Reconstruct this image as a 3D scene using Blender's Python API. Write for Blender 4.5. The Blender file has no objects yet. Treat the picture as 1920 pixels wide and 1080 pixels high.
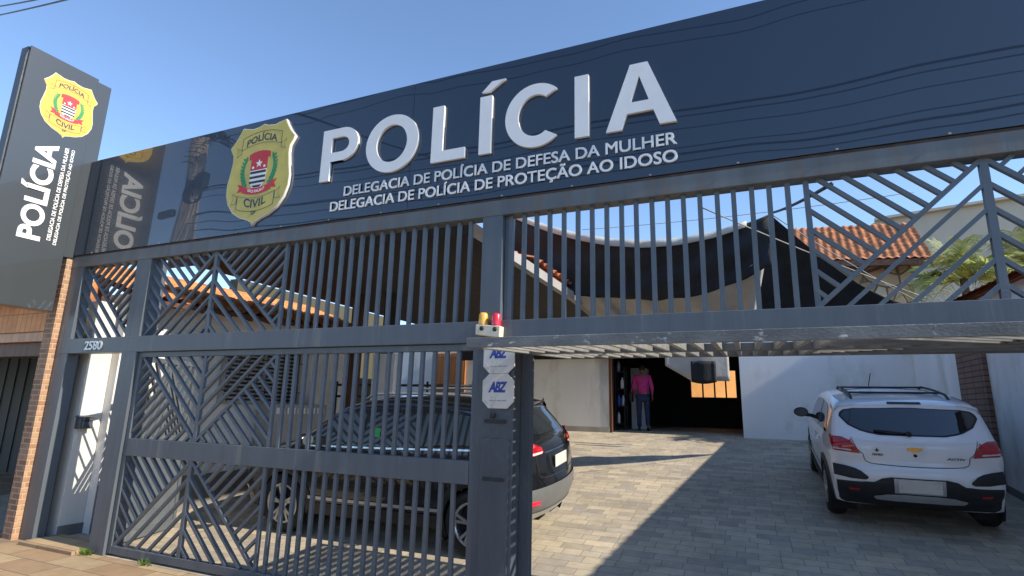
import bpy, bmesh, math, random
from math import sin, cos, pi, radians, sqrt, atan2
from mathutils import Vector, Matrix
from mathutils.bvhtree import BVHTree
random.seed(7)
S = bpy.context.scene
COL = S.collection

# ------------------------------------------------------------------ camera
cam_d = bpy.data.cameras.new("camera")
cam = bpy.data.objects.new("camera", cam_d)
COL.objects.link(cam)
cam_d.sensor_width = 36.0
cam_d.lens = 1025.4 / 1920 * 36.0
cam_d.clip_start = 0.05
cam_d.clip_end = 2000
def cam_matrix(yaw, pitch, roll, loc):
    fwd = Vector((-sin(yaw) * cos(pitch), cos(yaw) * cos(pitch), sin(pitch)))
    rt = Vector((cos(yaw), sin(yaw), 0))
    up = rt.cross(fwd)
    r2 = cos(roll) * rt + sin(roll) * up
    u2 = -sin(roll) * rt + cos(roll) * up
    m = Matrix((r2, u2, -fwd)).transposed().to_4x4()
    m.translation = loc
    return m
cam.matrix_world = cam_matrix(radians(23.174), radians(12.189), radians(1.3128), Vector((0, 0, 1.608)))
S.camera = cam

# ------------------------------------------------------------------ light
SUN = Vector((1.42, -0.06, 1.0)).normalized()          # towards the sun
W = bpy.data.worlds.new("World"); S.world = W
W.use_nodes = True
wn = W.node_tree
sky = wn.nodes.new("ShaderNodeTexSky")
sky.sky_type = 'NISHITA'; sky.sun_disc = False
sky.sun_elevation = math.asin(SUN.z)
sky.sun_rotation = atan2(SUN.x, SUN.y)
sky.altitude = 900; sky.air_density = 1.0; sky.dust_density = 0.1; sky.ozone_density = 3.0
wn.nodes["Background"].inputs[1].default_value = 0.142
wn.links.new(sky.outputs[0], wn.nodes["Background"].inputs[0])
sun_d = bpy.data.lights.new("sun", 'SUN')
sun_d.energy = 3.7; sun_d.angle = radians(0.5); sun_d.color = (1.0, 0.90, 0.75)
sun_o = bpy.data.objects.new("sun", sun_d); COL.objects.link(sun_o)
sun_o.rotation_euler = SUN.to_track_quat('Z', 'Y').to_euler()
sun_o.location = (10, -6, 14)
S.view_settings.view_transform = 'Standard'
S.view_settings.look = 'None'
S.view_settings.exposure = 0.95
S.view_settings.gamma = 1.0
S.render.engine = 'CYCLES'
S.cycles.use_denoising = True
S.cycles.max_bounces = 8

# ------------------------------------------------------------------ materials
def srgb(r, g, b):
    f = lambda c: (c / 12.92 if c <= 0.04045 else ((c + 0.055) / 1.055) ** 2.4)
    return (f(r / 255), f(g / 255), f(b / 255))
def mat(name, col, rough=0.6, var=0.12, scale=6.0, bump=0.0, bscale=40.0, metal=0.0, coat=0.0, spec=0.5,
        stain=None, stain_amt=0.0, stain_scale=3.0, stretch=(1, 1, 1), ior=1.5, rvar=0.0):
    m = bpy.data.materials.new(name); m.use_nodes = True
    nt = m.node_tree; N = nt.nodes; L = nt.links
    p = N["Principled BSDF"]
    p.inputs["Roughness"].default_value = rough
    p.inputs["Metallic"].default_value = metal
    p.inputs["Coat Weight"].default_value = coat
    p.inputs["Coat Roughness"].default_value = 0.03
    p.inputs["Specular IOR Level"].default_value = spec
    p.inputs["IOR"].default_value = ior
    tc = N.new("ShaderNodeTexCoord")
    mp = N.new("ShaderNodeMapping"); mp.inputs["Scale"].default_value = stretch
    L.new(tc.outputs["Object"], mp.inputs["Vector"])
    nz = N.new("ShaderNodeTexNoise"); nz.inputs["Scale"].default_value = scale; nz.inputs["Detail"].default_value = 6
    L.new(mp.outputs[0], nz.inputs["Vector"])
    cr = N.new("ShaderNodeValToRGB")
    a = [max(0, c * (1 - var * 2)) for c in col]; b = [min(1, c * (1 + var * 2)) for c in col]
    cr.color_ramp.elements[0].position = 0.25; cr.color_ramp.elements[1].position = 0.75
    cr.color_ramp.elements[0].color = (*a, 1); cr.color_ramp.elements[1].color = (*b, 1)
    L.new(nz.outputs[0], cr.inputs[0])
    out = cr.outputs[0]
    if stain is not None:
        n2 = N.new("ShaderNodeTexNoise"); n2.inputs["Scale"].default_value = stain_scale
        n2.inputs["Detail"].default_value = 8; n2.inputs["Roughness"].default_value = 0.65
        L.new(mp.outputs[0], n2.inputs["Vector"])
        r2 = N.new("ShaderNodeValToRGB")
        r2.color_ramp.elements[0].position = 0.62 - 0.3 * stain_amt; r2.color_ramp.elements[1].position = 0.72 - 0.2 * stain_amt
        L.new(n2.outputs[0], r2.inputs[0])
        mx = N.new("ShaderNodeMix"); mx.data_type = 'RGBA'
        L.new(r2.outputs[0], mx.inputs[0]); L.new(out, mx.inputs[6]); mx.inputs[7].default_value = (*stain, 1)
        out = mx.outputs[2]
    L.new(out, p.inputs["Base Color"])
    if rvar:
        mr = N.new("ShaderNodeMapRange"); mr.inputs[3].default_value = max(0, rough - rvar); mr.inputs[4].default_value = min(1, rough + rvar)
        L.new(nz.outputs[0], mr.inputs[0]); L.new(mr.outputs[0], p.inputs["Roughness"])
    if bump:
        nb = N.new("ShaderNodeTexNoise"); nb.inputs["Scale"].default_value = bscale; nb.inputs["Detail"].default_value = 5
        L.new(mp.outputs[0], nb.inputs["Vector"])
        bp = N.new("ShaderNodeBump"); bp.inputs["Strength"].default_value = bump; bp.inputs["Distance"].default_value = 0.02
        L.new(nb.outputs[0], bp.inputs["Height"]); L.new(bp.outputs[0], p.inputs["Normal"])
    return m
def brick_mat(name, cols, mortar, bw, bh, msize=0.004, rough=0.7, offset=0.5, axes='xy', bump=0.4, nscale=9.0, squash=1.0, sfreq=2, dirt=0.0):
    m = bpy.data.materials.new(name); m.use_nodes = True
    nt = m.node_tree; N = nt.nodes; L = nt.links; p = N["Principled BSDF"]
    tc = N.new("ShaderNodeTexCoord"); sx = N.new("ShaderNodeSeparateXYZ"); mp = N.new("ShaderNodeCombineXYZ"); L.new(tc.outputs["Object"], sx.inputs[0])
    L.new(sx.outputs["xyz".index(axes[0])], mp.inputs[0]); L.new(sx.outputs["xyz".index(axes[1])], mp.inputs[1])
    br = N.new("ShaderNodeTexBrick"); br.inputs["Scale"].default_value = 1.0
    br.inputs["Brick Width"].default_value = bw; br.inputs["Row Height"].default_value = bh
    br.inputs["Mortar Size"].default_value = msize; br.inputs["Mortar Smooth"].default_value = 0.3; br.offset = offset
    br.squash = squash; br.squash_frequency = sfreq
    br.inputs["Color1"].default_value = (0, 0, 0, 1); br.inputs["Color2"].default_value = (1, 1, 1, 1); br.inputs["Mortar"].default_value = (.5, .5, .5, 1)
    L.new(mp.outputs[0], br.inputs["Vector"])
    cr = N.new("ShaderNodeValToRGB")
    while len(cr.color_ramp.elements) < len(cols): cr.color_ramp.elements.new(0.5)
    for i, c in enumerate(cols):
        e = cr.color_ramp.elements[i]; e.position = i / max(1, len(cols) - 1); e.color = (*c, 1)
    L.new(br.outputs["Color"], cr.inputs[0])
    nz = N.new("ShaderNodeTexNoise"); nz.inputs["Scale"].default_value = nscale; nz.inputs["Detail"].default_value = 8; nz.inputs["Roughness"].default_value = .65
    L.new(mp.outputs[0], nz.inputs["Vector"])
    n3 = N.new("ShaderNodeTexNoise"); n3.inputs["Scale"].default_value = 0.9; n3.inputs["Detail"].default_value = 4
    L.new(mp.outputs[0], n3.inputs["Vector"])
    ml = N.new("ShaderNodeMath"); ml.operation = 'MULTIPLY_ADD'; ml.inputs[1].default_value = 0.75; ml.inputs[2].default_value = 0.32
    L.new(nz.outputs[0], ml.inputs[0])
    m3 = N.new("ShaderNodeMath"); m3.operation = 'MULTIPLY_ADD'; m3.inputs[1].default_value = 0.6; m3.inputs[2].default_value = 0.0
    L.new(n3.outputs[0], m3.inputs[0])
    ad = N.new("ShaderNodeMath"); ad.operation = 'ADD'; L.new(ml.outputs[0], ad.inputs[0]); L.new(m3.outputs[0], ad.inputs[1])
    mu = N.new("ShaderNodeVectorMath"); mu.operation = 'SCALE'
    L.new(cr.outputs[0], mu.inputs[0]); L.new(ad.outputs[0], mu.inputs["Scale"])
    mx = N.new("ShaderNodeMix"); mx.data_type = 'RGBA'
    L.new(br.outputs["Fac"], mx.inputs[0]); L.new(mu.outputs[0], mx.inputs[6]); mx.inputs[7].default_value = (*mortar, 1)
    L.new(mx.outputs[2], p.inputs["Base Color"]); p.inputs["Roughness"].default_value = rough
    if dirt:
        n4 = N.new("ShaderNodeTexNoise"); n4.inputs["Scale"].default_value = 1.7; n4.inputs["Detail"].default_value = 9; n4.inputs["Roughness"].default_value = .7
        L.new(mp.outputs[0], n4.inputs["Vector"])
        r4 = N.new("ShaderNodeValToRGB"); r4.color_ramp.elements[0].position = .56; r4.color_ramp.elements[1].position = .74
        r4.color_ramp.elements[1].color = (dirt, dirt, dirt, 1); L.new(n4.outputs[0], r4.inputs[0])
        m4 = N.new("ShaderNodeMix"); m4.data_type = 'RGBA'; L.new(r4.outputs[0], m4.inputs[0]); L.new(mx.outputs[2], m4.inputs[6]); m4.inputs[7].default_value = (.13, .11, .09, 1)
        L.new(m4.outputs[2], p.inputs["Base Color"])
    bp = N.new("ShaderNodeBump"); bp.inputs["Strength"].default_value = bump; bp.inputs["Distance"].default_value = 0.008
    sb = N.new("ShaderNodeMath"); sb.operation = 'SUBTRACT'; L.new(nz.outputs[0], sb.inputs[0]); L.new(br.outputs["Fac"], sb.inputs[1])
    L.new(sb.outputs[0], bp.inputs["Height"]); L.new(bp.outputs[0], p.inputs["Normal"])
    return m

M = {}
M['frame'] = mat('grey_blue_paint', (.095, .112, .130), .42, .08, 2.5, .04, 12, stain=(.17, .175, .17), stain_amt=.16, stain_scale=1.5, stretch=(4, 4, .3), rvar=.1)
M['frame_rusty'] = mat('weathered_grey_paint', (.115, .125, .13), .5, .12, 2.0, .05, 12, stain=(.14, .12, .105), stain_amt=.3, stain_scale=2.2, stretch=(3.5, 3, .5))
M['rust'] = mat('rust', (.07, .045, .035), .85, .25, 9, .3, 60)
M['bars'] = mat('grey_bar_paint', (.105, .122, .140), .45, .06, 5, .1, 50)
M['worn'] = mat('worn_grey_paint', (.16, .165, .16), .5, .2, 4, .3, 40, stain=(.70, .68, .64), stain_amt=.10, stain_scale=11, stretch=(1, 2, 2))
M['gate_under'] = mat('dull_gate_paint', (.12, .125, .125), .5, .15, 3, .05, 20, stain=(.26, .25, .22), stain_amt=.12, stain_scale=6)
M['worn_sunlit'] = mat('worn_sunlit_gate_paint', (.24, .245, .24), .35, .12, 8, .15, 40)  # worn gate paint, lightened so the sunlit sheen sits in its colour
M['column'] = mat('grey_column_paint', (.065, .078, .095), .5, .12, 2.2, .25, 25, stain=(.1, .105, .11), stain_amt=.3, stain_scale=2, stretch=(2, 2, .6))
M['dark'] = mat('dark_gap', (.012, .012, .014), .8, .1)
M['white_letter'] = mat('white_letter_face', (.78, .78, .78), .35, .02, 6)
M['white_print'] = mat('white_print', (.8, .8, .8), .5, .02, 6)
M['gold'] = mat('gold_shield_face', (.56, .46, .10), .4, .05, 8)
M['gold_sunlit'] = mat('sunlit_shield_face', (.62, .42, .07), .4, .05, 8)  # same shield face again, its sunlit tone put into the colour
M['navy_print'] = mat('navy_print', (.03, .035, .06), .5, .05)
M['red_print'] = mat('red_print', (.55, .03, .04), .5, .05)
M['green_print'] = mat('green_print', (.02, .25, .08), .5, .1)
M['black_print'] = mat('black_print', (.015, .015, .017), .5, .05)
M['blue_print'] = mat('blue_print', (.03, .06, .30), .5, .05)
M['grey_print'] = mat('grey_print', (.3, .3, .32), .5, .05)
M['plate'] = mat('off_white_plate', (.62, .60, .55), .4, .05, 5, stain=(.45, .42, .36), stain_amt=.15, stain_scale=4)
M['white_wall'] = mat('white_wall_paint', (.86, .85, .82), .75, .02, 1.5, .15, 60, stain=(.70, .68, .62), stain_amt=.3, stain_scale=.9, stretch=(1, 1, .5))
M['grey_wall'] = mat('pale_grey_wall_paint', (.78, .78, .77), .75, .05, 1.2, .15, 50, stain=(.62, .61, .57), stain_amt=.32, stain_scale=1.1, stretch=(1, 1, .4))
M['beige_wall'] = mat('beige_wall_paint', (.46, .43, .36), .8, .05, 1.0, .2, 40, stain=(.36, .33, .27), stain_amt=.2, stain_scale=.5, stretch=(1, 1, .4))
M['sun_wall'] = mat('toned_down_wall_paint', (.62, .61, .56), .75, .03, 1.5, .15, 60, stain=(.52, .50, .44), stain_amt=.12, stain_scale=1.6, stretch=(1, 1, .5))  # white wall paint darkened to offset the full sun on it
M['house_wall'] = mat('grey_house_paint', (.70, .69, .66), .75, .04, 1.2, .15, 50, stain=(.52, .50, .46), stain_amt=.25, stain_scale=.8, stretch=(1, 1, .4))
M['olive_wall'] = mat('olive_wall_paint', (.08, .072, .04), .8, .06, 1.5, .2, 40)
M['orange_wall'] = mat('orange_wall_paint', (.62, .30, .09), .8, .08, 2, .2, 40)
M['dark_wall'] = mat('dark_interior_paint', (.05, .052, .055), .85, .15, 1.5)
M['plinth'] = mat('grey_plinth', (.16, .15, .14), .8, .15, 3)
M['wood'] = mat('brown_wood', (.10, .042, .02), .55, .3, 5, .2, 30, stretch=(6, 6, .4))
M['orange_wood'] = mat('varnished_orange_wood', (.42, .17, .05), .4, .25, 4, .15, 20, stretch=(8, 8, .4))
M['dark_wood'] = mat('dark_ceiling_boards', (.03, .023, .02), .8, .3, 4, .2, 20, stretch=(8, .3, 1))
M['tile'] = mat('terracotta_tile', (.42, .16, .07), .8, .3, 7, .3, 40, stain=(.20, .09, .05), stain_amt=.35, stain_scale=2.5)
M['tile_orange'] = mat('orange_terracotta_tile', (.56, .22, .07), .8, .22, 7, .3, 40, stain=(.30, .12, .05), stain_amt=.2, stain_scale=2.5)
M['glass'] = mat('tinted_glass', (.014, .02, .026), .03, .02, 3, spec=.6, ior=1.75)
M['house_glass'] = mat('window_glass', (.02, .024, .028), .05, .02, 3, spec=.6)
M['white_paint'] = mat('white_car_paint', (.86, .87, .88), .3, .01, 2, coat=1.0)
M['black_paint'] = mat('black_car_paint', (.008, .009, .011), .25, .05, 3, coat=1.0)
M['plastic'] = mat('black_plastic', (.018, .019, .021), .55, .1, 12, .1, 150)
M['silver'] = mat('silver_trim', (.55, .56, .57), .35, .04, 8, metal=.6)
M['chrome'] = mat('bright_chrome', (.75, .76, .78), .12, .02, 8, metal=1.0)
M['grey_bumper'] = mat('grey_lower_bumper', (.13, .132, .13), .45, .05, 8)
M['tyre'] = mat('tyre_rubber', (.014, .014, .015), .8, .15, 20, .2, 90)
M['alloy'] = mat('alloy_wheel', (.50, .51, .53), .3, .04, 10, metal=.85)
M['tail'] = mat('red_lamp', (.42, .008, .012), .12, .15, 30, coat=1.0)
M['tail_clear'] = mat('clear_lamp', (.62, .60, .60), .1, .05, 30, coat=1.0)
M['amber'] = mat('amber_lens', (.75, .40, .05), .25, .08, 20, coat=.6)
M['redlens'] = mat('red_lens', (.70, .02, .05), .25, .1, 20, coat=.6)
M['cream'] = mat('cream_plastic', (.66, .60, .46), .5, .05, 8)
M['gold_emblem'] = mat('gold_emblem', (.70, .45, .15), .25, .05, 10, metal=.7)
M['skin'] = mat('skin', (.22, .11, .07), .6, .08)
M['hair'] = mat('dark_hair', (.015, .012, .011), .7, .2)
M['pink'] = mat('pink_cotton', (.52, .035, .20), .85, .1, 12, .2, 80)
M['jeans'] = mat('dark_blue_denim', (.022, .032, .085), .85, .15, 14, .2, 90)
M['shoe'] = mat('dark_shoe', (.02, .018, .017), .6, .1)
M['tarp'] = mat('black_shade_cloth', (.014, .016, .020), .8, .25, 4, .5, 22, stretch=(1, 1, .4))
M['tarp_grey'] = mat('grey_tarpaulin', (.46, .45, .42), .8, .1, 2.0, .3, 14)
M['rope'] = mat('grey_rope', (.28, .27, .25), .9, .1)
M['cable'] = mat('black_cable', (.01, .01, .011), .6, .1)
M['pole'] = mat('weathered_pole_wood', (.56, .43, .30), .9, .3, 5, .4, 20, stretch=(4, 4, .5))
M['leaf'] = mat('palm_leaf', (.26, .30, .07), .5, .35, 3, 0, 20, stain=(.50, .38, .10), stain_amt=.25, stain_scale=1.2)
M['leaf_dark'] = mat('dark_leaf', (.035, .06, .018), .6, .35, 3)
M['trunk'] = mat('brown_trunk', (.14, .10, .07), .9, .25, 6, .4, 25)
M['grass'] = mat('weed_green', (.12, .22, .03), .6, .25, 8)
M['asphalt'] = mat('asphalt', (.15, .145, .135), .9, .15, 8, .3, 120)
M['soil'] = mat('dry_ground', (.20, .15, .10), .95, .2, .4, .3, 4)
M['concrete'] = mat('pale_concrete', (.36, .34, .30), .85, .12, 3, .3, 30)
M['door_dark'] = mat('dark_garage_paint', (.022, .024, .030), .6, .1, 2)
M['cover_grey'] = mat('grey_panel_paint', (.34, .33, .31), .7, .08, 2)
M['paver'] = brick_mat('stone_pavers', [(.30, .262, .205), (.455, .392, .29), (.37, .33, .268), (.50, .425, .305), (.41, .352, .262), (.32, .288, .24), (.47, .40, .285)],
                       (.19, .16, .12), .33, .165, .004, .75, .37, bump=.5, nscale=7, squash=.62, sfreq=3, dirt=.55)
M['side_paver'] = brick_mat('street_stone_slabs', [(.24, .16, .09), (.42, .30, .17), (.32, .21, .12), (.50, .38, .22), (.28, .20, .12)],
                       (.14, .10, .07), .62, .3, .006, .8, .5, bump=.5, nscale=5, dirt=.5)
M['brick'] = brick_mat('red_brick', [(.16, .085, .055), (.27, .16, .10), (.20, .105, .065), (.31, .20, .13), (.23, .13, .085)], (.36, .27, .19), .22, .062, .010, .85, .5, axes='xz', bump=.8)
M['brick_sunlit'] = brick_mat('red_brick_sunlit', [(.26, .125, .07), (.38, .21, .12), (.30, .15, .085), (.42, .26, .155), (.34, .18, .105)], (.42, .30, .19), .22, .062, .010, .85, .5, axes='yz', bump=.8)  # same brick in brighter tones: sunlight painted into the side faces
M['tile_band'] = brick_mat('orange_tile_band', [(.60, .26, .075), (.70, .33, .11), (.65, .29, .09)], (.34, .15, .05), .11, .24, .006, .6, 0.0, axes='xz', bump=.6)
M['parquet'] = brick_mat('brown_parquet_brick', [(.17, .095, .065), (.24, .135, .095), (.20, .11, .075)], (.035, .02, .015), .34, .085, .008, .7, 0.0, axes='yz', bump=.8)
M['stone'] = None

# glossy composite sign panel: smooth dark blue face, slightly wavy like real aluminium sheet
def panel_mat(name, col, rough, wav, coat=1.0, ior=1.5):
    m = bpy.data.materials.new(name); m.use_nodes = True
    nt = m.node_tree; N = nt.nodes; L = nt.links; p = N["Principled BSDF"]
    p.inputs["Base Color"].default_value = (*col, 1); p.inputs["Roughness"].default_value = rough; p.inputs["IOR"].default_value = ior
    p.inputs["Coat Weight"].default_value = coat; p.inputs["Coat Roughness"].default_value = 0.015; p.inputs["Coat IOR"].default_value = 1.58
    tc = N.new("ShaderNodeTexCoord"); mp = N.new("ShaderNodeMapping"); mp.inputs["Scale"].default_value = (1.0, 1.0, .5)
    nz = N.new("ShaderNodeTexNoise"); nz.inputs["Scale"].default_value = .8; nz.inputs["Detail"].default_value = .8
    L.new(tc.outputs["Object"], mp.inputs[0]); L.new(mp.outputs[0], nz.inputs["Vector"])
    bp = N.new("ShaderNodeBump"); bp.inputs["Strength"].default_value = wav; bp.inputs["Distance"].default_value = 0.05
    L.new(nz.outputs[0], bp.inputs["Height"]); L.new(bp.outputs[0], p.inputs["Normal"]); L.new(bp.outputs[0], p.inputs["Coat Normal"])
    return m
M['panel'] = panel_mat('glossy_navy_panel', (.006, .012, .027), .25, .5)
M['totem'] = panel_mat('glossy_charcoal_panel', (.045, .051, .055), .3, .1, .6)
def stone_mat():
    m = bpy.data.materials.new('rubble_stone'); m.use_nodes = True
    nt = m.node_tree; N = nt.nodes; L = nt.links; p = N["Principled BSDF"]
    tc = N.new("ShaderNodeTexCoord")
    v1 = N.new("ShaderNodeTexVoronoi"); v1.inputs["Scale"].default_value = 3.0
    v2 = N.new("ShaderNodeTexVoronoi"); v2.feature = 'DISTANCE_TO_EDGE'; v2.inputs["Scale"].default_value = 3.0
    L.new(tc.outputs["Object"], v1.inputs[0]); L.new(tc.outputs["Object"], v2.inputs[0])
    sp = N.new("ShaderNodeSeparateColor"); L.new(v1.outputs["Color"], sp.inputs[0])
    cr = N.new("ShaderNodeValToRGB")
    for i, c in enumerate([(.20, .15, .10), (.48, .38, .26), (.33, .22, .14), (.58, .50, .38)]):
        if i > 1: cr.color_ramp.elements.new(i / 3)
    for i, c in enumerate([(.22, .16, .11), (.50, .40, .27), (.38, .25, .15), (.60, .52, .40)]):
        e = cr.color_ramp.elements[i]; e.position = i / 3; e.color = (*c, 1)
    L.new(sp.outputs[0], cr.inputs[0])
    r = N.new("ShaderNodeValToRGB"); r.color_ramp.elements[0].position = .02; r.color_ramp.elements[1].position = .07
    L.new(v2.outputs["Distance"], r.inputs[0])
    mx = N.new("ShaderNodeMix"); mx.data_type = 'RGBA'; mx.inputs[6].default_value = (.16, .12, .08, 1)
    L.new(r.outputs[0], mx.inputs[0]); L.new(cr.outputs[0], mx.inputs[7]); L.new(mx.outputs[2], p.inputs["Base Color"])
    bp = N.new("ShaderNodeBump"); bp.inputs["Strength"].default_value = .8; bp.inputs["Distance"].default_value = .03
    L.new(r.outputs[0], bp.inputs["Height"]); L.new(bp.outputs[0], p.inputs["Normal"]); p.inputs["Roughness"].default_value = .9
    return m
M['stone'] = stone_mat()

# ------------------------------------------------------------------ building helpers
class MB:
    def __init__(s): s.v = []; s.f = []; s.sm = []
    def add(s, vs, fs, smooth=False):
        o = len(s.v); s.v += [tuple(v) for v in vs]; s.f += [tuple(i + o for i in f) for f in fs]; s.sm += [smooth] * len(fs); return s
    def box(s, x0, x1, y0, y1, z0, z1):
        return s.add([(x0, y0, z0), (x1, y0, z0), (x1, y1, z0), (x0, y1, z0), (x0, y0, z1), (x1, y0, z1), (x1, y1, z1), (x0, y1, z1)],
                     [(0, 3, 2, 1), (4, 5, 6, 7), (0, 1, 5, 4), (1, 2, 6, 5), (2, 3, 7, 6), (3, 0, 4, 7)])
    def prism(s, poly, axis, a, b):
        # poly: 2-D outline (anticlockwise), extruded along axis from a to b
        n = len(poly)
        def P(u, v, w): return {'x': (w, u, v), 'y': (u, w, v), 'z': (u, v, w)}[axis]
        vs = [P(u, v, a) for u, v in poly] + [P(u, v, b) for u, v in poly]
        fs = [tuple(range(n)), tuple(range(2 * n - 1, n - 1, -1))] + [(i, i + n, (i + 1) % n + n, (i + 1) % n) for i in range(n)]
        return s.add(vs, fs)
    def bar(s, p, q, w, d, side):
        # rectangular bar from p to q: w along 'side', d along the remaining direction
        p = Vector(p); q = Vector(q); t = (q - p).normalized(); sd = Vector(side); sd = (sd - t * sd.dot(t)).normalized(); o = t.cross(sd)
        vs = []
        for c in (p, q):
            for a, b in ((-1, -1), (1, -1), (1, 1), (-1, 1)): vs.append(c + sd * a * w / 2 + o * b * d / 2)
        return s.add(vs, [(0, 3, 2, 1), (4, 5, 6, 7), (0, 1, 5, 4), (1, 2, 6, 5), (2, 3, 7, 6), (3, 0, 4, 7)])
    def tube(s, pts, r, n=8, r2=None):
        pts = [Vector(p) for p in pts]; k = len(pts); vs = []; up = None
        for i, p in enumerate(pts):
            t = (pts[min(i + 1, k - 1)] - pts[max(i - 1, 0)]).normalized()
            if up is None: up = Vector((0, 0, 1)) if abs(t.z) < .9 else Vector((1, 0, 0))
            a = (up - t * up.dot(t)).normalized(); b = t.cross(a)
            up = a
            rr = r if r2 is None else r + (r2 - r) * i / (k - 1)
            for j in range(n):
                th = 2 * pi * j / n; vs.append(p + a * cos(th) * rr + b * sin(th) * rr)
        fs = [(i * n + j, i * n + (j + 1) % n, (i + 1) * n + (j + 1) % n, (i + 1) * n + j) for i in range(k - 1) for j in range(n)]
        fs += [tuple(range(n - 1, -1, -1)), tuple(range((k - 1) * n, k * n))]
        return s.add(vs, fs, True)
    def lathe(s, prof, axis='z', c=(0, 0, 0), n=32):
        vs = []
        for r, h in prof:
            for j in range(n):
                th = 2 * pi * j / n; a, b = r * cos(th), r * sin(th)
                v = {'z': (a, b, h), 'x': (h, a, b), 'y': (b, h, a)}[axis]
                vs.append((v[0] + c[0], v[1] + c[1], v[2] + c[2]))
        k = len(prof)
        fs = [(i * n + j, i * n + (j + 1) % n, (i + 1) * n + (j + 1) % n, (i + 1) * n + j) for i in range(k - 1) for j in range(n)]
        return s.add(vs, fs, True)
    def grid(s, P, smooth=True):
        r = len(P); c = len(P[0])
        return s.add([p for row in P for p in row], [(i * c + j, i * c + j + 1, (i + 1) * c + j + 1, (i + 1) * c + j) for i in range(r - 1) for j in range(c - 1)], smooth)
    def mesh(s, name):
        me = bpy.data.meshes.new(name); me.from_pydata(s.v, [], s.f)
        for p, k in zip(me.polygons, s.sm): p.use_smooth = k
        me.update(); return me
def link(name, me, m=None, parent=None, bevel=0.0, recalc=False):
    o = bpy.data.objects.new(name, me); COL.objects.link(o)
    if m is not None: me.materials.append(m)
    if parent is not None: o.parent = parent
    if recalc:
        b = bmesh.new(); b.from_mesh(me); bmesh.ops.recalc_face_normals(b, faces=b.faces); b.to_mesh(me); b.free()
    if bevel:
        md = o.modifiers.new("bevel", 'BEVEL'); md.width = bevel; md.segments = 2; md.limit_method = 'ANGLE'; md.angle_limit = radians(50)
    return o
def build(mb, name, m, parent=None, bevel=0.0, recalc=True): return link(name, mb.mesh(name), m, parent, bevel, recalc)
def tag(o, label, cat=None, group=None, kind=None):
    if label: o['label'] = label
    if cat: o['category'] = cat
    if group: o['group'] = group
    if kind: o['kind'] = kind
    return o
def thing(name, label, cat, loc=(0, 0, 0), group=None, mw=None):
    o = bpy.data.objects.new(name, None); COL.objects.link(o); o.empty_display_size = .2
    if mw is not None: o.matrix_world = mw
    else: o.location = loc
    return tag(o, label, cat, group)
def shift(mb, loc):
    mb.v = [(x - loc[0], y - loc[1], z - loc[2]) for x, y, z in mb.v]; return mb
def outline_mesh(polys, depth, name='outline'):
    # filled flat outlines with holes, extruded: local x,y = outline plane, z = depth
    cu = bpy.data.curves.new(name, 'CURVE'); cu.dimensions = '2D'; cu.fill_mode = 'BOTH'; cu.extrude = depth / 2
    for poly in polys:
        sp = cu.splines.new('POLY'); sp.points.add(len(poly) - 1); sp.use_cyclic_u = True
        for i, (x, y) in enumerate(poly): sp.points[i].co = (x, y, 0, 1)
    return curve_to_mesh(cu, name)
def curve_to_mesh(cu, name):
    o = bpy.data.objects.new("tmp", cu); COL.objects.link(o)
    dg = bpy.context.evaluated_depsgraph_get(); dg.update()
    me = bpy.data.meshes.new_from_object(o.evaluated_get(dg)); me.name = name
    bpy.data.objects.remove(o); bpy.data.curves.remove(cu)
    return me
def text_mesh(txt, depth, bold=0.0, shear=0.0, name='lettering', spacing=1.0):
    cu = bpy.data.curves.new(name, 'FONT'); cu.body = txt; cu.size = 1.0; cu.offset = bold; cu.extrude = max(depth, 1e-5) / 2; cu.shear = shear
    cu.space_character = spacing; cu.resolution_u = 5
    return curve_to_mesh(cu, name)
def bold_mesh(txt, depth, d, name='lettering'):
    # heavier strokes: copies of the outline set side by side, each a hair proud of the last
    base = text_mesh(txt, depth, 0, 0, name); bm = bmesh.new()
    for i, (a, b) in enumerate(((-1, -1), (1, -1), (1, 1), (-1, 1), (0, 0))):
        k = base.copy(); k.transform(Matrix.Translation((a * d, b * d * .7, i * .0004))); bm.from_mesh(k); bpy.data.meshes.remove(k)
    bm.to_mesh(base); bm.free(); return base
def fit(me, w, h=None):
    # move the outline to the origin (bottom-left) and scale it to width w / height h
    xs = [v.co.x for v in me.vertices]; ys = [v.co.y for v in me.vertices]
    x0, x1, y0, y1 = min(xs), max(xs), min(ys), max(ys)
    sx = w / (x1 - x0); sy = sx if h is None else h / (y1 - y0)
    for v in me.vertices: v.co = ((v.co.x - x0) * sx, (v.co.y - y0) * sy, v.co.z)
    me.update(); return me
FACE_FRONT = Matrix(((1, 0, 0, 0), (0, 0, -1, 0), (0, 1, 0, 0), (0, 0, 0, 1)))           # outline x->X, y->Z, z-> -Y (towards the street)
def place(me, mx):
    me.transform(mx); me.update(); return me
def ell(cx, cy, rx, ry, n=40, a0=0, a1=2 * pi):
    return [(cx + rx * cos(a0 + (a1 - a0) * i / n), cy + ry * sin(a0 + (a1 - a0) * i / n)) for i in range(n + (0 if abs(a1 - a0 - 2 * pi) < 1e-6 else 1))]
def G(y):
    # height of the courtyard floor: a driveway ramp that climbs from the gate to the garage
    if y < 4.3: return 0.0
    if y < 5.7: t = (y - 4.3) / 1.4; return 0.0785 * t * t + 0.0 * t if t < 1 else 0
    if y < 14.0: return 0.0785 + (y - 5.7) * 0.1105
    return 0.0785 + 8.3 * 0.1105 + min(y - 14.0, .4) * .15

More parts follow.
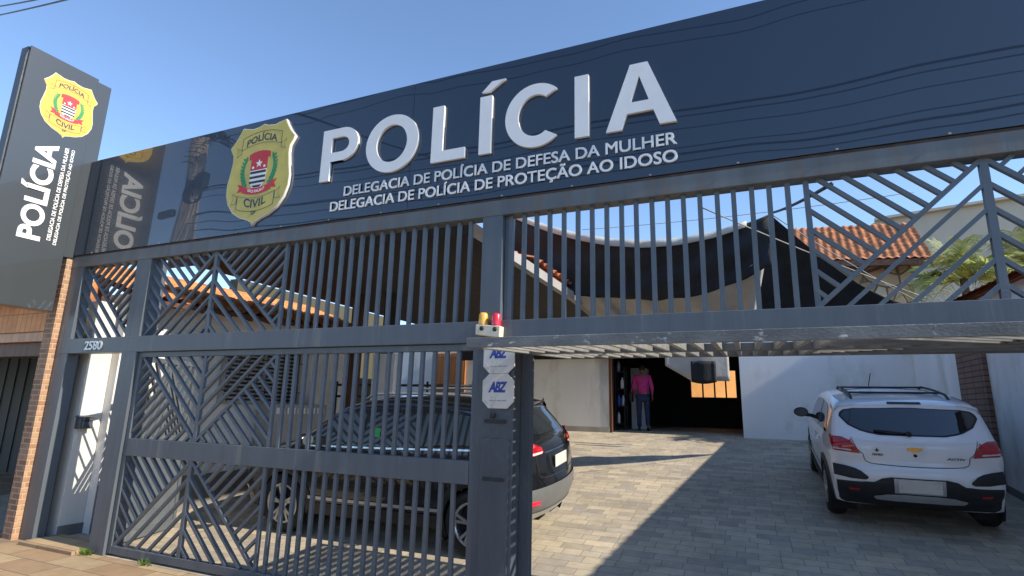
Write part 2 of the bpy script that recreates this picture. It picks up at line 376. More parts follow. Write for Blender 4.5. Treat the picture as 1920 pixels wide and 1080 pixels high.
# ------------------------------------------------------------------ ground
def struct(o, label): return tag(o, label, None, None, 'structure')
mb = MB(); n = 60
ys = [4.0 + i * 0.35 for i in range(33)] + [15.6, 18, 22]
mb.grid([[(x, y, G(y)) for x in (-11, -7.4, -4, -1, 1.5, 3.6)] for y in ys])
struct(build(mb, 'courtyard_paving', M['paver']), 'sloping courtyard paved with pale oblong stone')
mb = MB(); mb.box(-60, 60, 0.9, 4.0, -.15, -0.002); mb.box(-60, -7.98, 4.0, 9.0, -.15, -0.006)
struct(build(mb, 'pavement', M['side_paver']), 'street pavement of ochre stone slabs')
mb = MB(); mb.box(-60, 60, 0.74, 0.897, -.3, -0.006); struct(build(mb, 'kerb', M['concrete']), 'pale concrete kerb')
mb = MB(); mb.box(-60, 60, -9, 0.737, -.3, -.14); struct(build(mb, 'road', M['asphalt']), 'asphalt road')
mb = MB(); mb.box(-60, 60, -13, -9.003, -.3, -.01); struct(build(mb, 'far_pavement', M['concrete']), 'pavement across the road')
mb = MB(); mb.box(-500, 500, -500, 500, -.5, -.32); struct(build(mb, 'ground', M['soil']), 'bare ground around the street')
mb = MB(); mb.box(3.62, 60, 4.0, 60, -.31, -.02); mb.box(-60, -11.05, 9.01, 60, -.31, -.02); struct(build(mb, 'neighbouring_ground', M['soil']), 'ground of the neighbouring plots')
mb = MB(); mb.box(-7.49, -6.53, 3.86, 4.28, -.01, .035); struct(build(mb, 'threshold', M['side_paver'], bevel=.006), 'low stone threshold of the side door')

# ------------------------------------------------------------------ steel frame of the facade
fr = thing('gate_frame', 'tall grey steel frame of posts and grilles across the whole front', 'gate frame', (-2, 4.1, 0))
O = fr.location
def fpart(mb, name, m, bevel=.004, parent=None): return build(shift(mb, O), name, m, parent or fr, bevel)
for x0, x1, zt, d in ((-7.76, -7.52, 3.19, .13), (-6.51, -6.256, 3.19, .2), (2.42, 2.66, 3.19, .2)):
    mb = MB(); mb.box(x0, x1, 4.0, 4.0 + d, 0, zt); fpart(mb, 'post', M['frame'])
mb = MB(); mb.box(-1.998, -1.81, 4.0, 4.2, 2.287, 3.19); mb.box(-1.808, -1.76, 4.05, 4.15, 2.287, 3.19); fpart(mb, 'post', M['frame'])
mb = MB(); mb.box(-7.765, 3.3, 3.994, 4.13, 3.186, 3.322); fpart(mb, 'top_rail', M['frame_rusty'])
mb = MB(); mb.box(-7.765, 3.3, 4.0, 4.10, 3.3225, 3.343); fpart(mb, 'rusty_edge', M['rust'], 0)
mb = MB(); mb.box(-7.75, 2.66, 3.997, 4.14, 2.108, 2.285); fpart(mb, 'middle_rail', M['frame'])
BW, BD = .034, .03
def chevron(mb, x0, x1, z0, z1, y, up=True, s=.152, half=0):
    # diamond grille: main inverted V, parallel lines under it, opposed lines above; half=+1 keeps only the right half
    xc = (x0 + x1) / 2 if not half else (x0 if half > 0 else x1)
    Wd = (x1 - x0) / 2 if not half else (x1 - x0)
    H = z1 - z0; m = H / Wd
    Z = (lambda z: z) if up else (lambda z: z0 + z1 - z)
    sides = (-1, 1) if not half else (half,)
    for sd in sides:
        P = lambda u, z: (xc + sd * u, y, Z(z))
        mb.bar(P(0, z1), P(Wd, z0), BW * .88, BD * 1.15, (0, 0, 1))
        k = 1
        while z1 - k * s * 1.05 > z0 + .05:
            zt = z1 - k * s * 1.05
            mb.bar(P(0, zt), P((zt - z0) / m, z0), BW * .78, BD * 1.1, (0, 0, 1)); k += 1
        k = 1; du = s
        while k * du < Wd * 2 - .08:
            # line going outwards and up from the main bar
            ut = k * du                            # where it meets the top edge (or beyond the side)
            u0 = ut / 2; a = (u0, z1 - m * u0)
            e = (ut, z1) if ut <= Wd else (Wd, a[1] + m * (Wd - u0))
            mb.bar(P(*a), P(*e), BW * .78, BD * 1.1, (0, 0, 1)); k += 1
    if not half: mb.bar((xc, y, z0), (xc, y, z1), .045, BD * 1.2, (1, 0, 0))
def bars(mb, xs, z0, z1, y):
    for x in xs: mb.bar((x + random.gauss(0, .0025), y + random.gauss(0, .002), z0), (x + random.gauss(0, .0025), y + random.gauss(0, .002), z1), BW, BD, (1, 0, 0))
YB = 4.055
z0, z1 = 2.285, 3.188
mb = MB(); chevron(mb, -7.51, -6.51, z0, z1, YB, half=1); fpart(mb, 'chevron_grille', M['bars'], 0)
mb = MB(); chevron(mb, -6.256, -4.237, z0, z1, YB); fpart(mb, 'chevron_grille', M['bars'], 0)
mb = MB(); chevron(mb, .462, 2.42, z0, z1, YB); fpart(mb, 'chevron_grille', M['bars'], 0)
mb = MB(); bars(mb, [-4.237 + i * .1167 for i in range(19)], z0, z1, YB); fpart(mb, 'bar_grille', M['bars'], 0)
mb = MB(); bars(mb, [-1.754 + i * .1166 for i in range(20)], z0, z1, YB); fpart(mb, 'bar_grille', M['bars'], 0)

# house number on the middle rail
me = fit(text_mesh("2580", .012, .02), .32, .105); place(me, Matrix.Translation((-7.19, 3.990, 2.142)) @ FACE_FRONT)
o = link('house_number', me, M['silver']); tag(o, 'small metal house number 2580 on the rail over the side door', 'house number')

# ------------------------------------------------------------------ closed gate leaf
cg = thing('driveway_gate', 'closed grey grille gate standing in front of the black car', 'gate', (-4.1, 4.06, .02))
O = cg.location
def gpart(mb, name, m, parent=None, bevel=.003): return build(shift(mb, O), name, m, parent or cg, bevel)
YG = 4.06
mb = MB(); mb.box(-6.248, -6.19, 4.03, 4.09, .02, 2.106); gpart(mb, 'stile', M['frame'])
mb = MB(); mb.box(-2.06, -2.0, 4.03, 4.09, .02, 2.106); gpart(mb, 'stile', M['frame'])
mb = MB(); mb.box(-6.19, -2.06, 4.032, 4.088, .02, .095); gpart(mb, 'bottom_rail', M['frame'])
mb = MB(); mb.box(-6.19, -2.06, 4.032, 4.088, 2.05, 2.104); gpart(mb, 'top_rail', M['frame'])
mb = MB(); mb.box(-6.19, -2.06, 4.026, 4.094, .998, 1.178); gpart(mb, 'middle_rail', M['frame'])
mb = MB(); chevron(mb, -6.19, -4.215, 1.178, 2.052, YG, up=False); gpart(mb, 'chevron_grille', M['bars'], None, 0)
mb = MB(); chevron(mb, -6.19, -4.215, .095, .998, YG); gpart(mb, 'chevron_grille', M['bars'], None, 0)
xs = [-4.205 + i * .1177 for i in range(18)]
mb = MB(); bars(mb, xs, 1.178, 2.052, YG); gpart(mb, 'bar_grille', M['bars'], None, 0)
mb = MB(); bars(mb, xs, .095, .998, YG); gpart(mb, 'bar_grille', M['bars'], None, 0)

# ------------------------------------------------------------------ gate drive column
gc = thing('gate_drive_column', 'dark grey steel box column beside the open driveway', 'column', (-1.83, 4.1, 0))
O = gc.location
def cpart(mb, name, m, bevel=.003): return build(shift(mb, O), name, m, gc, bevel)
mb = MB(); mb.box(-1.996, -1.672, 3.992, 4.30, 0, 2.104); cpart(mb, 'casing', M['column'])
mb = MB(); mb.box(-1.94, -1.70, 3.984, 3.9915, .12, 1.36); cpart(mb, 'cover_plate', M['column'])
for zc in (1.49, 1.06):
    mb = MB(); mb.box(-1.915, -1.735, 3.976, 3.9835, zc - .014, zc + .012); cpart(mb, 'hinge', M['plastic'], .002)
mb = MB(); mb.lathe([(.0, 3.99), (.022, 3.99), (.022, 3.972), (0, 3.972)], 'y', (-1.845, 0, 1.535), 14); cpart(mb, 'lock', M['plastic'], 0)
mb = MB(); mb.box(-1.671, -1.60, 4.13, 4.24, 0, 2.104); mb.box(-1.60, -1.592, 4.13, 4.16, 0, 2.104); cpart(mb, 'guide_channel', M['column'])

# two maker's plates on the column
def oct_plate(zc, h, label):
    w = .272; c = .055
    t = thing('sign_plate', label, 'sign', (-1.80, 3.98, zc), 'white plates on the gate column')
    # width axis x, height z ; front face towards the street
    poly = [(-w / 2 + c, -h / 2), (w / 2 - c, -h / 2), (w / 2, -h / 2 + c), (w / 2, h / 2 - c), (w / 2 - c, h / 2), (-w / 2 + c, h / 2), (-w / 2, h / 2 - c), (-w / 2, -h / 2 + c)]
    mb = MB(); mb.prism(poly, 'y', -.006, .002); build(mb, 'plate', M['plate'], t, .002)
    me = fit(text_mesh("ABZ", .001, .05, .28, spacing=.86), .165, .085); place(me, Matrix.Translation((-.085, -.0068, -.012)) @ FACE_FRONT); link('lettering', me, M['blue_print'], t)
    mb = MB()
    for i, (a, b) in enumerate(((-.075, -.05), (-.044, -.018), (-.010, .03), (.036, .072))): mb.box(a, b, -.0072, -.0062, -.078, -.070)
    build(mb, 'small_print', M['grey_print'], t)
oct_plate(1.989, .262, 'white ABZ plate partly under the raised gate, upper of the two')
oct_plate(1.722, .268, 'white eight-sided ABZ plate, lower of the two on the column')

# beacon
bc = thing('warning_beacon', 'amber and red beacon lamps on a cream base over the column', 'warning light', mw=Matrix.Translation((-1.88, 3.957, 2.165)) @ Matrix.Diagonal((.84, .84, .84, 1)))
mb = MB(); mb.prism([(-.13, .0), (.125, -.035), (.13, .075), (-.13, .10)], 'y', -.05, .046); build(mb, 'base', M['cream'], bc, .008)
for x, m, nm, zb in ((-.072, M['amber'], 'amber_lens', .092), (.066, M['redlens'], 'red_lens', .080)):
    mb = MB(); mb.lathe([(0, zb - .004), (.048, zb - .004), (.05, zb + .01), (.043, zb + .105), (.034, zb + .122), (0, zb + .126)], 'z', (x, 0, 0), 20); build(mb, nm, m, bc)
    mb = MB(); mb.lathe([(0, -.047), (.022, -.047), (.022, -.056), (0, -.056)], 'y', (x + .01, 0, zb - .035), 14); build(mb, 'knob', M['plastic'], bc)

# ------------------------------------------------------------------ raised (tilted up) gate over the drive
tilt = radians(3.0)
rg = thing('raised_gate', 'worn grille gate tilted up flat over the open driveway', 'gate', mw=Matrix.Translation((-1.61, 3.09, 1.965)) @ Matrix.Rotation(tilt, 4, 'X'))
Wg, Lg = 4.0, 2.10                                        # local: x along the facade, y inwards, z up
def rpart(mb, name, m, bevel=.003): return build(mb, name, m, rg, bevel)
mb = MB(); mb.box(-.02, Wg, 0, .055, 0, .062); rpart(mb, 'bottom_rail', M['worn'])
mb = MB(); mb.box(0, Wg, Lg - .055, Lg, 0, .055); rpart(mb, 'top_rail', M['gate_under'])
mb = MB(); mb.box(0, .055, .055, Lg - .055, 0, .055); rpart(mb, 'stile', M['worn_sunlit'])
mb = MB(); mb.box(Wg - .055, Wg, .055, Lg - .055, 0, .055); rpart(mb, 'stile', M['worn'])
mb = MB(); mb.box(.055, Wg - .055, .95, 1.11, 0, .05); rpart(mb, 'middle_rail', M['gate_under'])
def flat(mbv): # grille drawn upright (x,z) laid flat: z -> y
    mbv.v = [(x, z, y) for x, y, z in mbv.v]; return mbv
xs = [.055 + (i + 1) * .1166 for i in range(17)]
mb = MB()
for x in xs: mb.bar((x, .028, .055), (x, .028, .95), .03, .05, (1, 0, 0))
rpart(flat(mb), 'bar_grille', M['worn_sunlit'], 0)
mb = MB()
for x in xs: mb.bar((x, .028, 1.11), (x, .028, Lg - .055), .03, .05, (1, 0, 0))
rpart(flat(mb), 'bar_grille', M['worn_sunlit'], 0)
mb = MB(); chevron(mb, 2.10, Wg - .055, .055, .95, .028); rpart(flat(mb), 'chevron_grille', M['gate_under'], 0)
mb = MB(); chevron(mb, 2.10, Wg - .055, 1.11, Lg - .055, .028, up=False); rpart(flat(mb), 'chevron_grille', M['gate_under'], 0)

# ------------------------------------------------------------------ side door leaf, swung inwards
ang = radians(107)
dl = thing('side_door', 'grey grille side door standing open against the white wall', 'door', mw=Matrix.Translation((-6.47, 4.22, .03)) @ Matrix.Rotation(ang, 4, 'Z'))
def dpart(mb, name, m): return build(mb, name, m, dl, .003)
w, h = .95, 2.05
mb = MB(); mb.box(0, .05, -.02, .02, 0, h); dpart(mb, 'stile', M['frame'])
mb = MB(); mb.box(w - .05, w, -.02, .02, 0, h); dpart(mb, 'stile', M['frame'])
for nm, a, b in (('bottom_rail', 0, .1), ('middle_rail', .97, 1.13), ('top_rail', h - .06, h)):
    mb = MB(); mb.box(.05, w - .05, -.0195, .0195, a, b); dpart(mb, nm, M['frame'])
mb = MB(); chevron(mb, .05, w - .05, 1.13, h - .06, 0, s=.12); build(mb, 'chevron_grille', M['bars'], dl)
mb = MB(); mb.box(.05, w - .05, -.004, .004, .1, .97); chevron(mb, .05, w - .05, .1, .97, 0.012, s=.12); build(mb, 'lower_panel', M['bars'], dl)
mb = MB(); mb.tube([(w - .09, .03, 1.05), (w - .09, .07, 1.05), (w - .19, .07, 1.05)], .009); build(mb, 'handle', M['silver'], dl)

# ------------------------------------------------------------------ emblem (badge) builder
def smooth_closed(pts, n=6):
    out = []; k = len(pts)
    for i in range(k):
        p0, p1, p2, p3 = (pts[(i + j - 1) % k] for j in range(4))
        for s in range(n):
            t = s / n
            out.append(tuple(.5 * ((2 * p1[a]) + (-p0[a] + p2[a]) * t + (2 * p0[a] - 5 * p1[a] + 4 * p2[a] - p3[a]) * t * t + (-p0[a] + 3 * p1[a] - 3 * p2[a] + p3[a]) * t ** 3) for a in (0, 1)))
    return out
def shield_outline(k=1.0):
    R = [(0, .60), (.07, .575), (.17, .565), (.26, .585), (.33, .60), (.36, .54), (.42, .45), (.49, .375), (.47, .33), (.43, .27), (.425, .18), (.445, .05), (.47, -.08), (.465, -.20), (.42, -.32), (.33, -.43), (.21, -.50), (.10, -.535), (.03, -.565), (0, -.61)]
    full = R + [(-x, y) for x, y in R[-2:0:-1]]
    return [(x * k, y * k) for x, y in full]
def ribbon(cx, cy, w, h, sag, n=14):
    top = [(cx - w / 2 + w * i / n, cy + h / 2 + sag * (1 - (2 * i / n - 1) ** 2)) for i in range(n + 1)]
    bot = [(x, y - h) for x, y in top[::-1]]
    return top + bot
def frame_of(poly, t):
    # thin outline ring of a ribbon-like polygon
    cx = sum(p[0] for p in poly) / len(poly); cy = sum(p[1] for p in poly) / len(poly)
    w = max(p[0] for p in poly) - min(p[0] for p in poly); h = max(p[1] for p in poly) - min(p[1] for p in poly)
    return [poly, [(cx + (x - cx) * (1 - 2 * t / w), cy + (y - cy) * (1 - 2 * t / h)) for x, y in poly]]
def bent_text(txt, w, h, cx, cy, sag, bold=.02):
    me = fit(text_mesh(txt, .0004, bold), w, h)
    for v in me.vertices:
        t = v.co.x / w * 2 - 1
        v.co = (v.co.x - w / 2 + cx, v.co.y - h / 2 + cy + sag * (1 - t * t), v.co.z)
    me.update(); return me
def badge(parent, mx, face_mat, depth):
    # outline units: width 1, height 1.2 ; mx maps outline (x, y, outward z) to the parent
    def add(me, name, m, z, par):
        me.transform(Matrix.Translation((0, 0, z))); place(me, mx); return link(name, me, m, par)
    b = add(outline_mesh([shield_outline(1.0)], depth), 'badge', M['white_letter'], depth / 2, parent)
    z = depth + .0015
    add(outline_mesh([shield_outline(.985)], .003), 'badge_face', face_mat, z, b)
    z += .0022
    r1 = ribbon(0, .385, .60, .15, .055); r2 = ribbon(0, -.315, .56, .16, -.05)
    add(outline_mesh(frame_of(r1, .007), .001), 'ribbon_outline', M['navy_print'], z, b)
    add(outline_mesh(frame_of(r2, .007), .001), 'ribbon_outline', M['navy_print'], z, b)
    # ribbon tails
    tl = []
    for sx in (-1, 1):
        tl += [[(sx * .30, .32), (sx * .38, .36), (sx * .345, .30), (sx * .37, .24), (sx * .295, .27)]]
        tl += [[(sx * .28, -.25), (sx * .36, -.20), (sx * .335, -.27), (sx * .37, -.33), (sx * .285, -.33)]]
    for t in tl: add(outline_mesh(frame_of(t, .006), .001), 'ribbon_tail', M['navy_print'], z, b)
    add(bent_text("POLÍCIA", .46, .105, 0, .395, .05), 'lettering', M['navy_print'], z + .001, b)
    add(bent_text("CIVIL", .33, .10, 0, -.315, -.04), 'lettering', M['navy_print'], z + .001, b)
    add(bent_text("SP", .075, .04, 0, -.465, 0), 'lettering', M['navy_print'], z + .001, b)
    # branches
    for sx in (-1, 1):
        leafs = []
        for k in range(9):
            t = k / 8; px = sx * (.135 + .10 * sin(t * 2.0 + .4)); py = -.16 + .33 * t
            for d in (-1, 1):
                a = pi / 2 - sx * .35 + d * .55
                leafs.append([(px + .028 * cos(th) * cos(a) * 1.4 - .016 * sin(th) * sin(a) + .022 * cos(a), py + .028 * cos(th) * sin(a) * 1.4 + .016 * sin(th) * cos(a) + .022 * sin(a)) for th in [2 * pi * q / 9 for q in range(9)]])
        mbl = MB()
        for lf in leafs:
            mbl.add([(x, y, .0006 + .0002 * random.random()) for x, y in lf], [tuple(range(len(lf)))])
        add(mbl.mesh('branch'), 'branch', M['green_print'], z, b)
    # crest
    add(outline_mesh([[(-.125, .20), (.125, .20), (.125, .04), (-.125, .04)]], .001), 'crest_field', M['red_print'], z + .0015, b)
    add(outline_mesh([ribbon(0, .205, .32, .07, .03)], .001), 'crest_top', M['red_print'], z + .002, b)
    st = [(.052 * (1 if i % 2 == 0 else .42) * sin(i * pi / 5), .115 + .052 * (1 if i % 2 == 0 else .42) * cos(i * pi / 5)) for i in range(10)]
    dots = [[(cx + .016 * cos(q), cy + .016 * sin(q)) for q in [2 * pi * i / 10 for i in range(10)]] for cx, cy in ((-.085, .075), (.085, .075))]
    add(outline_mesh([st] + dots, .001), 'crest_star', M['white_print'], z + .003, b)
    low = [(-.125, .04), (.125, .04), (.115, -.10), (.07, -.165), (0, -.185), (-.07, -.165), (-.115, -.10)]
    add(outline_mesh([low], .001), 'crest_ground', M['white_print'], z + .0015, b)
    strp = [[(-.12, y), (.12, y), (.118, y - .028), (-.118, y - .028)] for y in (.028, -.03, -.088)] + [[(-.075, -.14), (.075, -.14), (.045, -.166), (-.045, -.166)]]
    add(outline_mesh(strp, .001), 'crest_stripes', M['black_print'], z + .0028, b)
    rb = ribbon(0, -.175, .42, .075, -.035)
    add(outline_mesh([rb], .001), 'motto_ribbon', M['red_print'], z + .004, b)
    for sx in (-1, 1): add(outline_mesh([[(sx * .20, -.12), (sx * .30, -.10), (sx * .26, -.145), (sx * .29, -.20), (sx * .20, -.19)]], .001), 'motto_tail', M['red_print'], z + .0036, b)
    add(bent_text("SÃO PAULO", .25, .042, 0, -.18, -.03), 'lettering', M['white_print'], z + .005, b)
    return b

# ------------------------------------------------------------------ big sign over the gates
YS = 3.988
sg = thing('station_sign', 'long glossy navy sign reading POLÍCIA over the gates', 'sign', (-2.2, 4.05, 3.35))
O = sg.location
seams = [-7.762, -2.772, 2.21, 4.7]
for a, b in zip(seams, seams[1:]):
    mb = MB(); mb.box(a + .0015, b - .0015, YS, 4.035, 3.3455, 4.632)
    o = build(mb, 'panel', M['panel'], sg, .0025)
    o.matrix_parent_inverse = sg.matrix_world.inverted() if False else Matrix.Translation(-O)
for x in [-7.4 + i * .62 for i in range(19)]:
    mb = MB(); mb.box(x - .008, x + .008, YS - .004, YS - .0005, 3.350, 3.362); build(shift(mb, O), 'screw_clip', M['cover_grey'], sg)
H = .557
def letter(polys, x0):
    me = outline_mesh([[(x * H, y * H) for x, y in p] for p in polys], .026)
    place(me, Matrix.Translation((x0, YS - .014, 3.757)) @ FACE_FRONT); me.transform(Matrix.Translation(-O)); link('letter', me, M['white_letter'], sg, .003)
st = .213
def wide(w): return w / H
wP = wide(.445)
letter([[(0, 0), (st, 0), (st, .36), (wP - .32, .36)] + [(wP - .34 + .34 * cos(a), .68 + .32 * sin(a)) for a in [-pi / 2 + pi * i / 18 for i in range(19)]] + [(0, 1)],
        [(st, .535), (st, .825), (wP - .36, .825)] + [(wP - .36 + .165 * cos(a), .68 + .145 * sin(a)) for a in [pi / 2 - pi * i / 14 for i in range(15)]]], -3.828)
wO = wide(.595)
letter([ell(wO / 2, .5, wO / 2, .53, 56), ell(wO / 2, .5, wO / 2 - st - .01, .345, 48)], -3.277)
wL = wide(.35)
letter([[(0, 0), (wL, 0), (wL, .185), (st, .185), (st, 1), (0, 1)]], -2.535)
letter([[(0, 0), (st, 0), (st, 1), (0, 1)], [(.02, 1.075), (.17, 1.075), (.44, 1.245), (.20, 1.245)]], -2.047)
wC = wide(.50)
a0 = radians(47)
letter([ell(wC * .56, .5, wC * .56, .53, 44, a0, 2 * pi - a0) + ell(wC * .56, .5, wC * .56 - st - .005, .345, 44, 2 * pi - radians(55), radians(55))], -1.796)
letter([[(0, 0), (st, 0), (st, 1), (0, 1)]], -1.17)
wA = wide(.545)
letter([[(0, 0), (.225, 0), (.305, .235), (wA - .305, .235), (wA - .225, 0), (wA, 0), (wA / 2 + .125, 1), (wA / 2 - .125, 1)],
        [(.362, .40), (wA - .362, .40), (wA / 2, .80)]], -.912)
for txt, x0, x1, zb in (("DELEGACIA DE POLÍCIA DE DEFESA DA MULHER", -3.515, -.374, 3.576), ("DELEGACIA DE POLÍCIA DE PROTEÇÃO AO IDOSO", -3.668, -.374, 3.433)):
    me = bold_mesh(txt, .012, .016)
    ref = bold_mesh("DEL", .012, .016); cap = max(v.co.y for v in ref.vertices) - min(v.co.y for v in ref.vertices)
    ys_ = [v.co.y for v in ref.vertices]; base = min(ys_)
    xs_ = [v.co.x for v in me.vertices]; sx = (x1 - x0) / (max(xs_) - min(xs_)); sy = .098 / cap; xm = min(xs_)
    for v in me.vertices: v.co = ((v.co.x - xm) * sx, (v.co.y - base) * sy, v.co.z)
    bpy.data.meshes.remove(ref)
    place(me, Matrix.Translation((x0, YS - .007, zb)) @ FACE_FRONT); me.transform(Matrix.Translation(-O)); link('lettering', me, M['white_letter'], sg)
mx = Matrix.Translation(Vector((-4.68, YS, 3.985)) - O) @ FACE_FRONT @ Matrix.Diagonal((.955, .965, 1, 1))
badge(sg, mx, M['gold'], .03)

# ------------------------------------------------------------------ projecting totem sign
tt = thing('totem_sign', 'upright charcoal totem with yellow shield and sideways white lettering', 'sign', (-7.85, 3.5, 2.6))
O = tt.location
def tpart(mb, name, m, bevel=.004): return build(shift(mb, O), name, m, tt, bevel)
TX = -7.75
mb = MB(); mb.box(TX - .19, TX, 3.105, 3.872, 2.612, 5.765); tpart(mb, 'face_panel', M['totem'])
mb = MB(); mb.box(TX - .17, TX - .022, 3.874, 4.05, 3.31, 5.74); tpart(mb, 'edge_panel', M['totem'])
mb = MB(); mb.box(TX - .165, TX - .03, 3.085, 3.103, 2.63, 5.75); tpart(mb, 'edge_strip', M['column'])
# outline x -> +Y (away from the street), y -> Z, outward -> +X
FACE_RIGHT = Matrix(((0, 0, 1, 0), (1, 0, 0, 0), (0, 1, 0, 0), (0, 0, 0, 1)))
badge(tt, Matrix.Translation(Vector((TX, 3.60, 5.18)) - O) @ FACE_RIGHT @ Matrix.Diagonal((.63, .655, 1, 1)), M['gold_sunlit'], .006)
# sideways text: reads upwards. text x -> +Z, text y -> -Y
FACE_UP = Matrix(((0, 0, 1, 0), (0, -1, 0, 0), (1, 0, 0, 0), (0, 0, 0, 1)))
me = fit(text_mesh("POLÍCIA", .006, .035), 1.24, .30); place(me, Matrix.Translation(Vector((TX + .003, 3.595, 3.42)) - O) @ FACE_UP); link('lettering', me, M['white_print'], tt)
for txt, y, a, b in (("DELEGACIA DE POLÍCIA DE DEFESA DA MULHER", 3.70, 3.46, 4.68), ("DELEGACIA DE POLÍCIA DE PROTEÇÃO AO IDOSO", 3.775, 3.42, 4.68)):
    me = fit(bold_mesh(txt, .003, .02), b - a, .055); place(me, Matrix.Translation(Vector((TX + .002, y, a)) - O) @ FACE_UP); link('lettering', me, M['white_print'], tt)

# ------------------------------------------------------------------ walls and buildings
def wall(name, label, cat, m, boxes, loc=(0, 0, 0), bevel=.004):
    mb = MB()
    for b in boxes: mb.box(*b)
    o = build(shift(mb, loc), name, m, None, bevel); o.location = loc
    return tag(o, label, cat)
wall('brick_pillar', 'thin red brick pillar under the totem sign', 'pillar', M['brick'], [(-7.965, -7.777, 3.93, 4.2, -.01, 3.30)], bevel=.003)
bp = bpy.data.objects['brick_pillar']; bp.data.materials.append(M['brick_sunlit'])
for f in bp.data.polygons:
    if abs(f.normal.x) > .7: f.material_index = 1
# mortar-edge lintel blocks on the pillar top
# left boundary wall
wl = thing('boundary_wall', 'short sunlit white wall behind the open side door', 'wall', (-7.6, 4.35, 0)); O = wl.location
mb = MB(); mb.box(-7.70, -7.502, 4.23, 4.50, 0, 2.80); build(shift(mb, O), 'wall', M['sun_wall'], wl, .004)
mb = MB(); mb.box(-7.50, -7.485, 4.23, 4.50, 0, .12); build(shift(mb, O), 'plinth', M['plinth'], wl)
# house on the left
hs = thing('tiled_house', 'grey side house with orange tiled eaves seen through the closed gate', 'house', (-7.8, 6.4, 0)); O = hs.location
def hp(mb, name, m, parent=None, bevel=0.0): return build(shift(mb, O), name, m, parent or hs, bevel)
mb = MB(); mb.box(-7.95, -7.36, 4.503, 9.3, -.05, 2.94); hp(mb, 'wall', M['house_wall'])
mb = MB(); mb.box(-7.359, -7.335, 4.503, 9.3, 0, .55); hp(mb, 'plinth', M['plinth'])
mb = MB(); mb.box(-7.357, -7.33, 6.05, 7.55, 1.60, 2.42); w1 = hp(mb, 'window', M['house_glass'])
mb = MB()
for a, b, c, d in ((6.0, 7.6, 1.54, 1.60), (6.0, 7.6, 2.42, 2.48), (6.0, 6.05, 1.6, 2.42), (7.55, 7.6, 1.6, 2.42), (6.775, 6.825, 1.6, 2.42)): mb.box(-7.355, -7.29, a, b, c, d)
hp(mb, 'window_frame', M['cover_grey'], w1)
mb = MB()
for i in range(12): mb.box(-7.325, -7.312, 6.06, 7.54, 1.63 + i * .065, 1.655 + i * .065)
hp(mb, 'blind', M['cover_grey'], w1)
mb = MB()
for i in range(9): mb.tube([(-7.27, 6.1 + i * .175, 1.58), (-7.27, 6.1 + i * .175, 2.44)], .007, 6)
for z in (1.75, 2.25): mb.tube([(-7.27, 5.98, z), (-7.27, 7.62, z)], .007, 6)
hp(mb, 'window_grille', M['plastic'], w1)
def tile_roof(mb, e0, e1, up, n_rows, pitch=.22, amp=.035):
    # corrugated clay-tile slope: eave from e0 to e1, rising along vector up
    e0, e1, up = Vector(e0), Vector(e1), Vector(up); L = (e1 - e0).length; t = (e1 - e0) / L; nrm = t.cross(up).normalized()
    if nrm.z < 0: nrm = -nrm
    cols = int(L / pitch * 8)
    P = []
    for r in range(n_rows):
        for k in (0, 1):
            f = (r + k * .98) / n_rows; lift = .028 * (1 - k) + .004 * ((r * 7) % 3)
            P.append([e0 + t * (L * c / cols) + up * f + nrm * (amp * sin(2 * pi * (L * c / cols) / pitch) + lift) for c in range(cols + 1)])
    mb.grid(P, True)
    Q = [[e0 - nrm * .06, e1 - nrm * .06], [e0 + up - nrm * .06, e1 + up - nrm * .06]]
    mb.grid(Q, False)
mb = MB(); tile_roof(mb, (-6.98, 4.45, 2.86), (-6.98, 9.3, 2.98), (-2.0, 0, .70), 9); rf = hp(mb, 'roof', M['tile_orange'])
mb = MB(); mb.bar((-6.995, 4.45, 2.82), (-6.995, 9.3, 2.94), .03, .06, (1, 0, 0)); hp(mb, 'fascia', M['wood'])
for i in range(13):
    mb = MB(); y = 4.6 + i * .385; mb.bar((-7.36, y, 2.90 + (y - 4.4) * .025), (-6.99, y, 2.79 + (y - 4.4) * .025), .05, .08, (0, 1, 0)); hp(mb, 'rafter', M['wood'])
wall('olive_wall', 'olive upper wall rising behind the orange tiled eaves', 'wall', M['olive_wall'], [(-9.75, -9.52, 7.9, 13.0, 0, 4.05)])
# low grey cupboard by the house
cb = thing('meter_cupboard', 'tall grey utility cupboard standing by the side house', 'cupboard', (-7.15, 7.35, .28)); O = cb.location
mb = MB(); mb.box(-7.33, -7.0, 6.75, 8.0, .18, 1.56); build(shift(mb, O), 'casing', M['cover_grey'], cb, .01)
mb = MB()
for i in range(5): mb.box(-6.999, -6.985, 6.83 + i * .23, 7.0 + i * .23, 1.40, 1.50)
build(shift(mb, O), 'vents', M['white_print'], cb)
mb = MB(); mb.box(-6.9985, -6.99, 7.37, 7.376, .2, 1.36); build(shift(mb, O), 'door_gap', M['dark'], cb)
# letter box on the white wall
lb = thing('letter_box', 'small dark grey letter box on the sunlit white wall', 'letter box', (-7.45, 4.285, 1.29))
mb = MB(); mb.box(-.051, .045, -.075, .075, -.065, .065); build(mb, 'box', M['column'], lb, .008)
mb = MB(); mb.prism([(-.051, .066), (.058, .066), (.058, .073), (-.051, .09)], 'y', -.082, .082); build(mb, 'lid', M['column'], lb, .003)
mb = MB(); mb.box(.0455, .049, -.055, .055, .025, .036); build(mb, 'slot', M['dark'], lb)

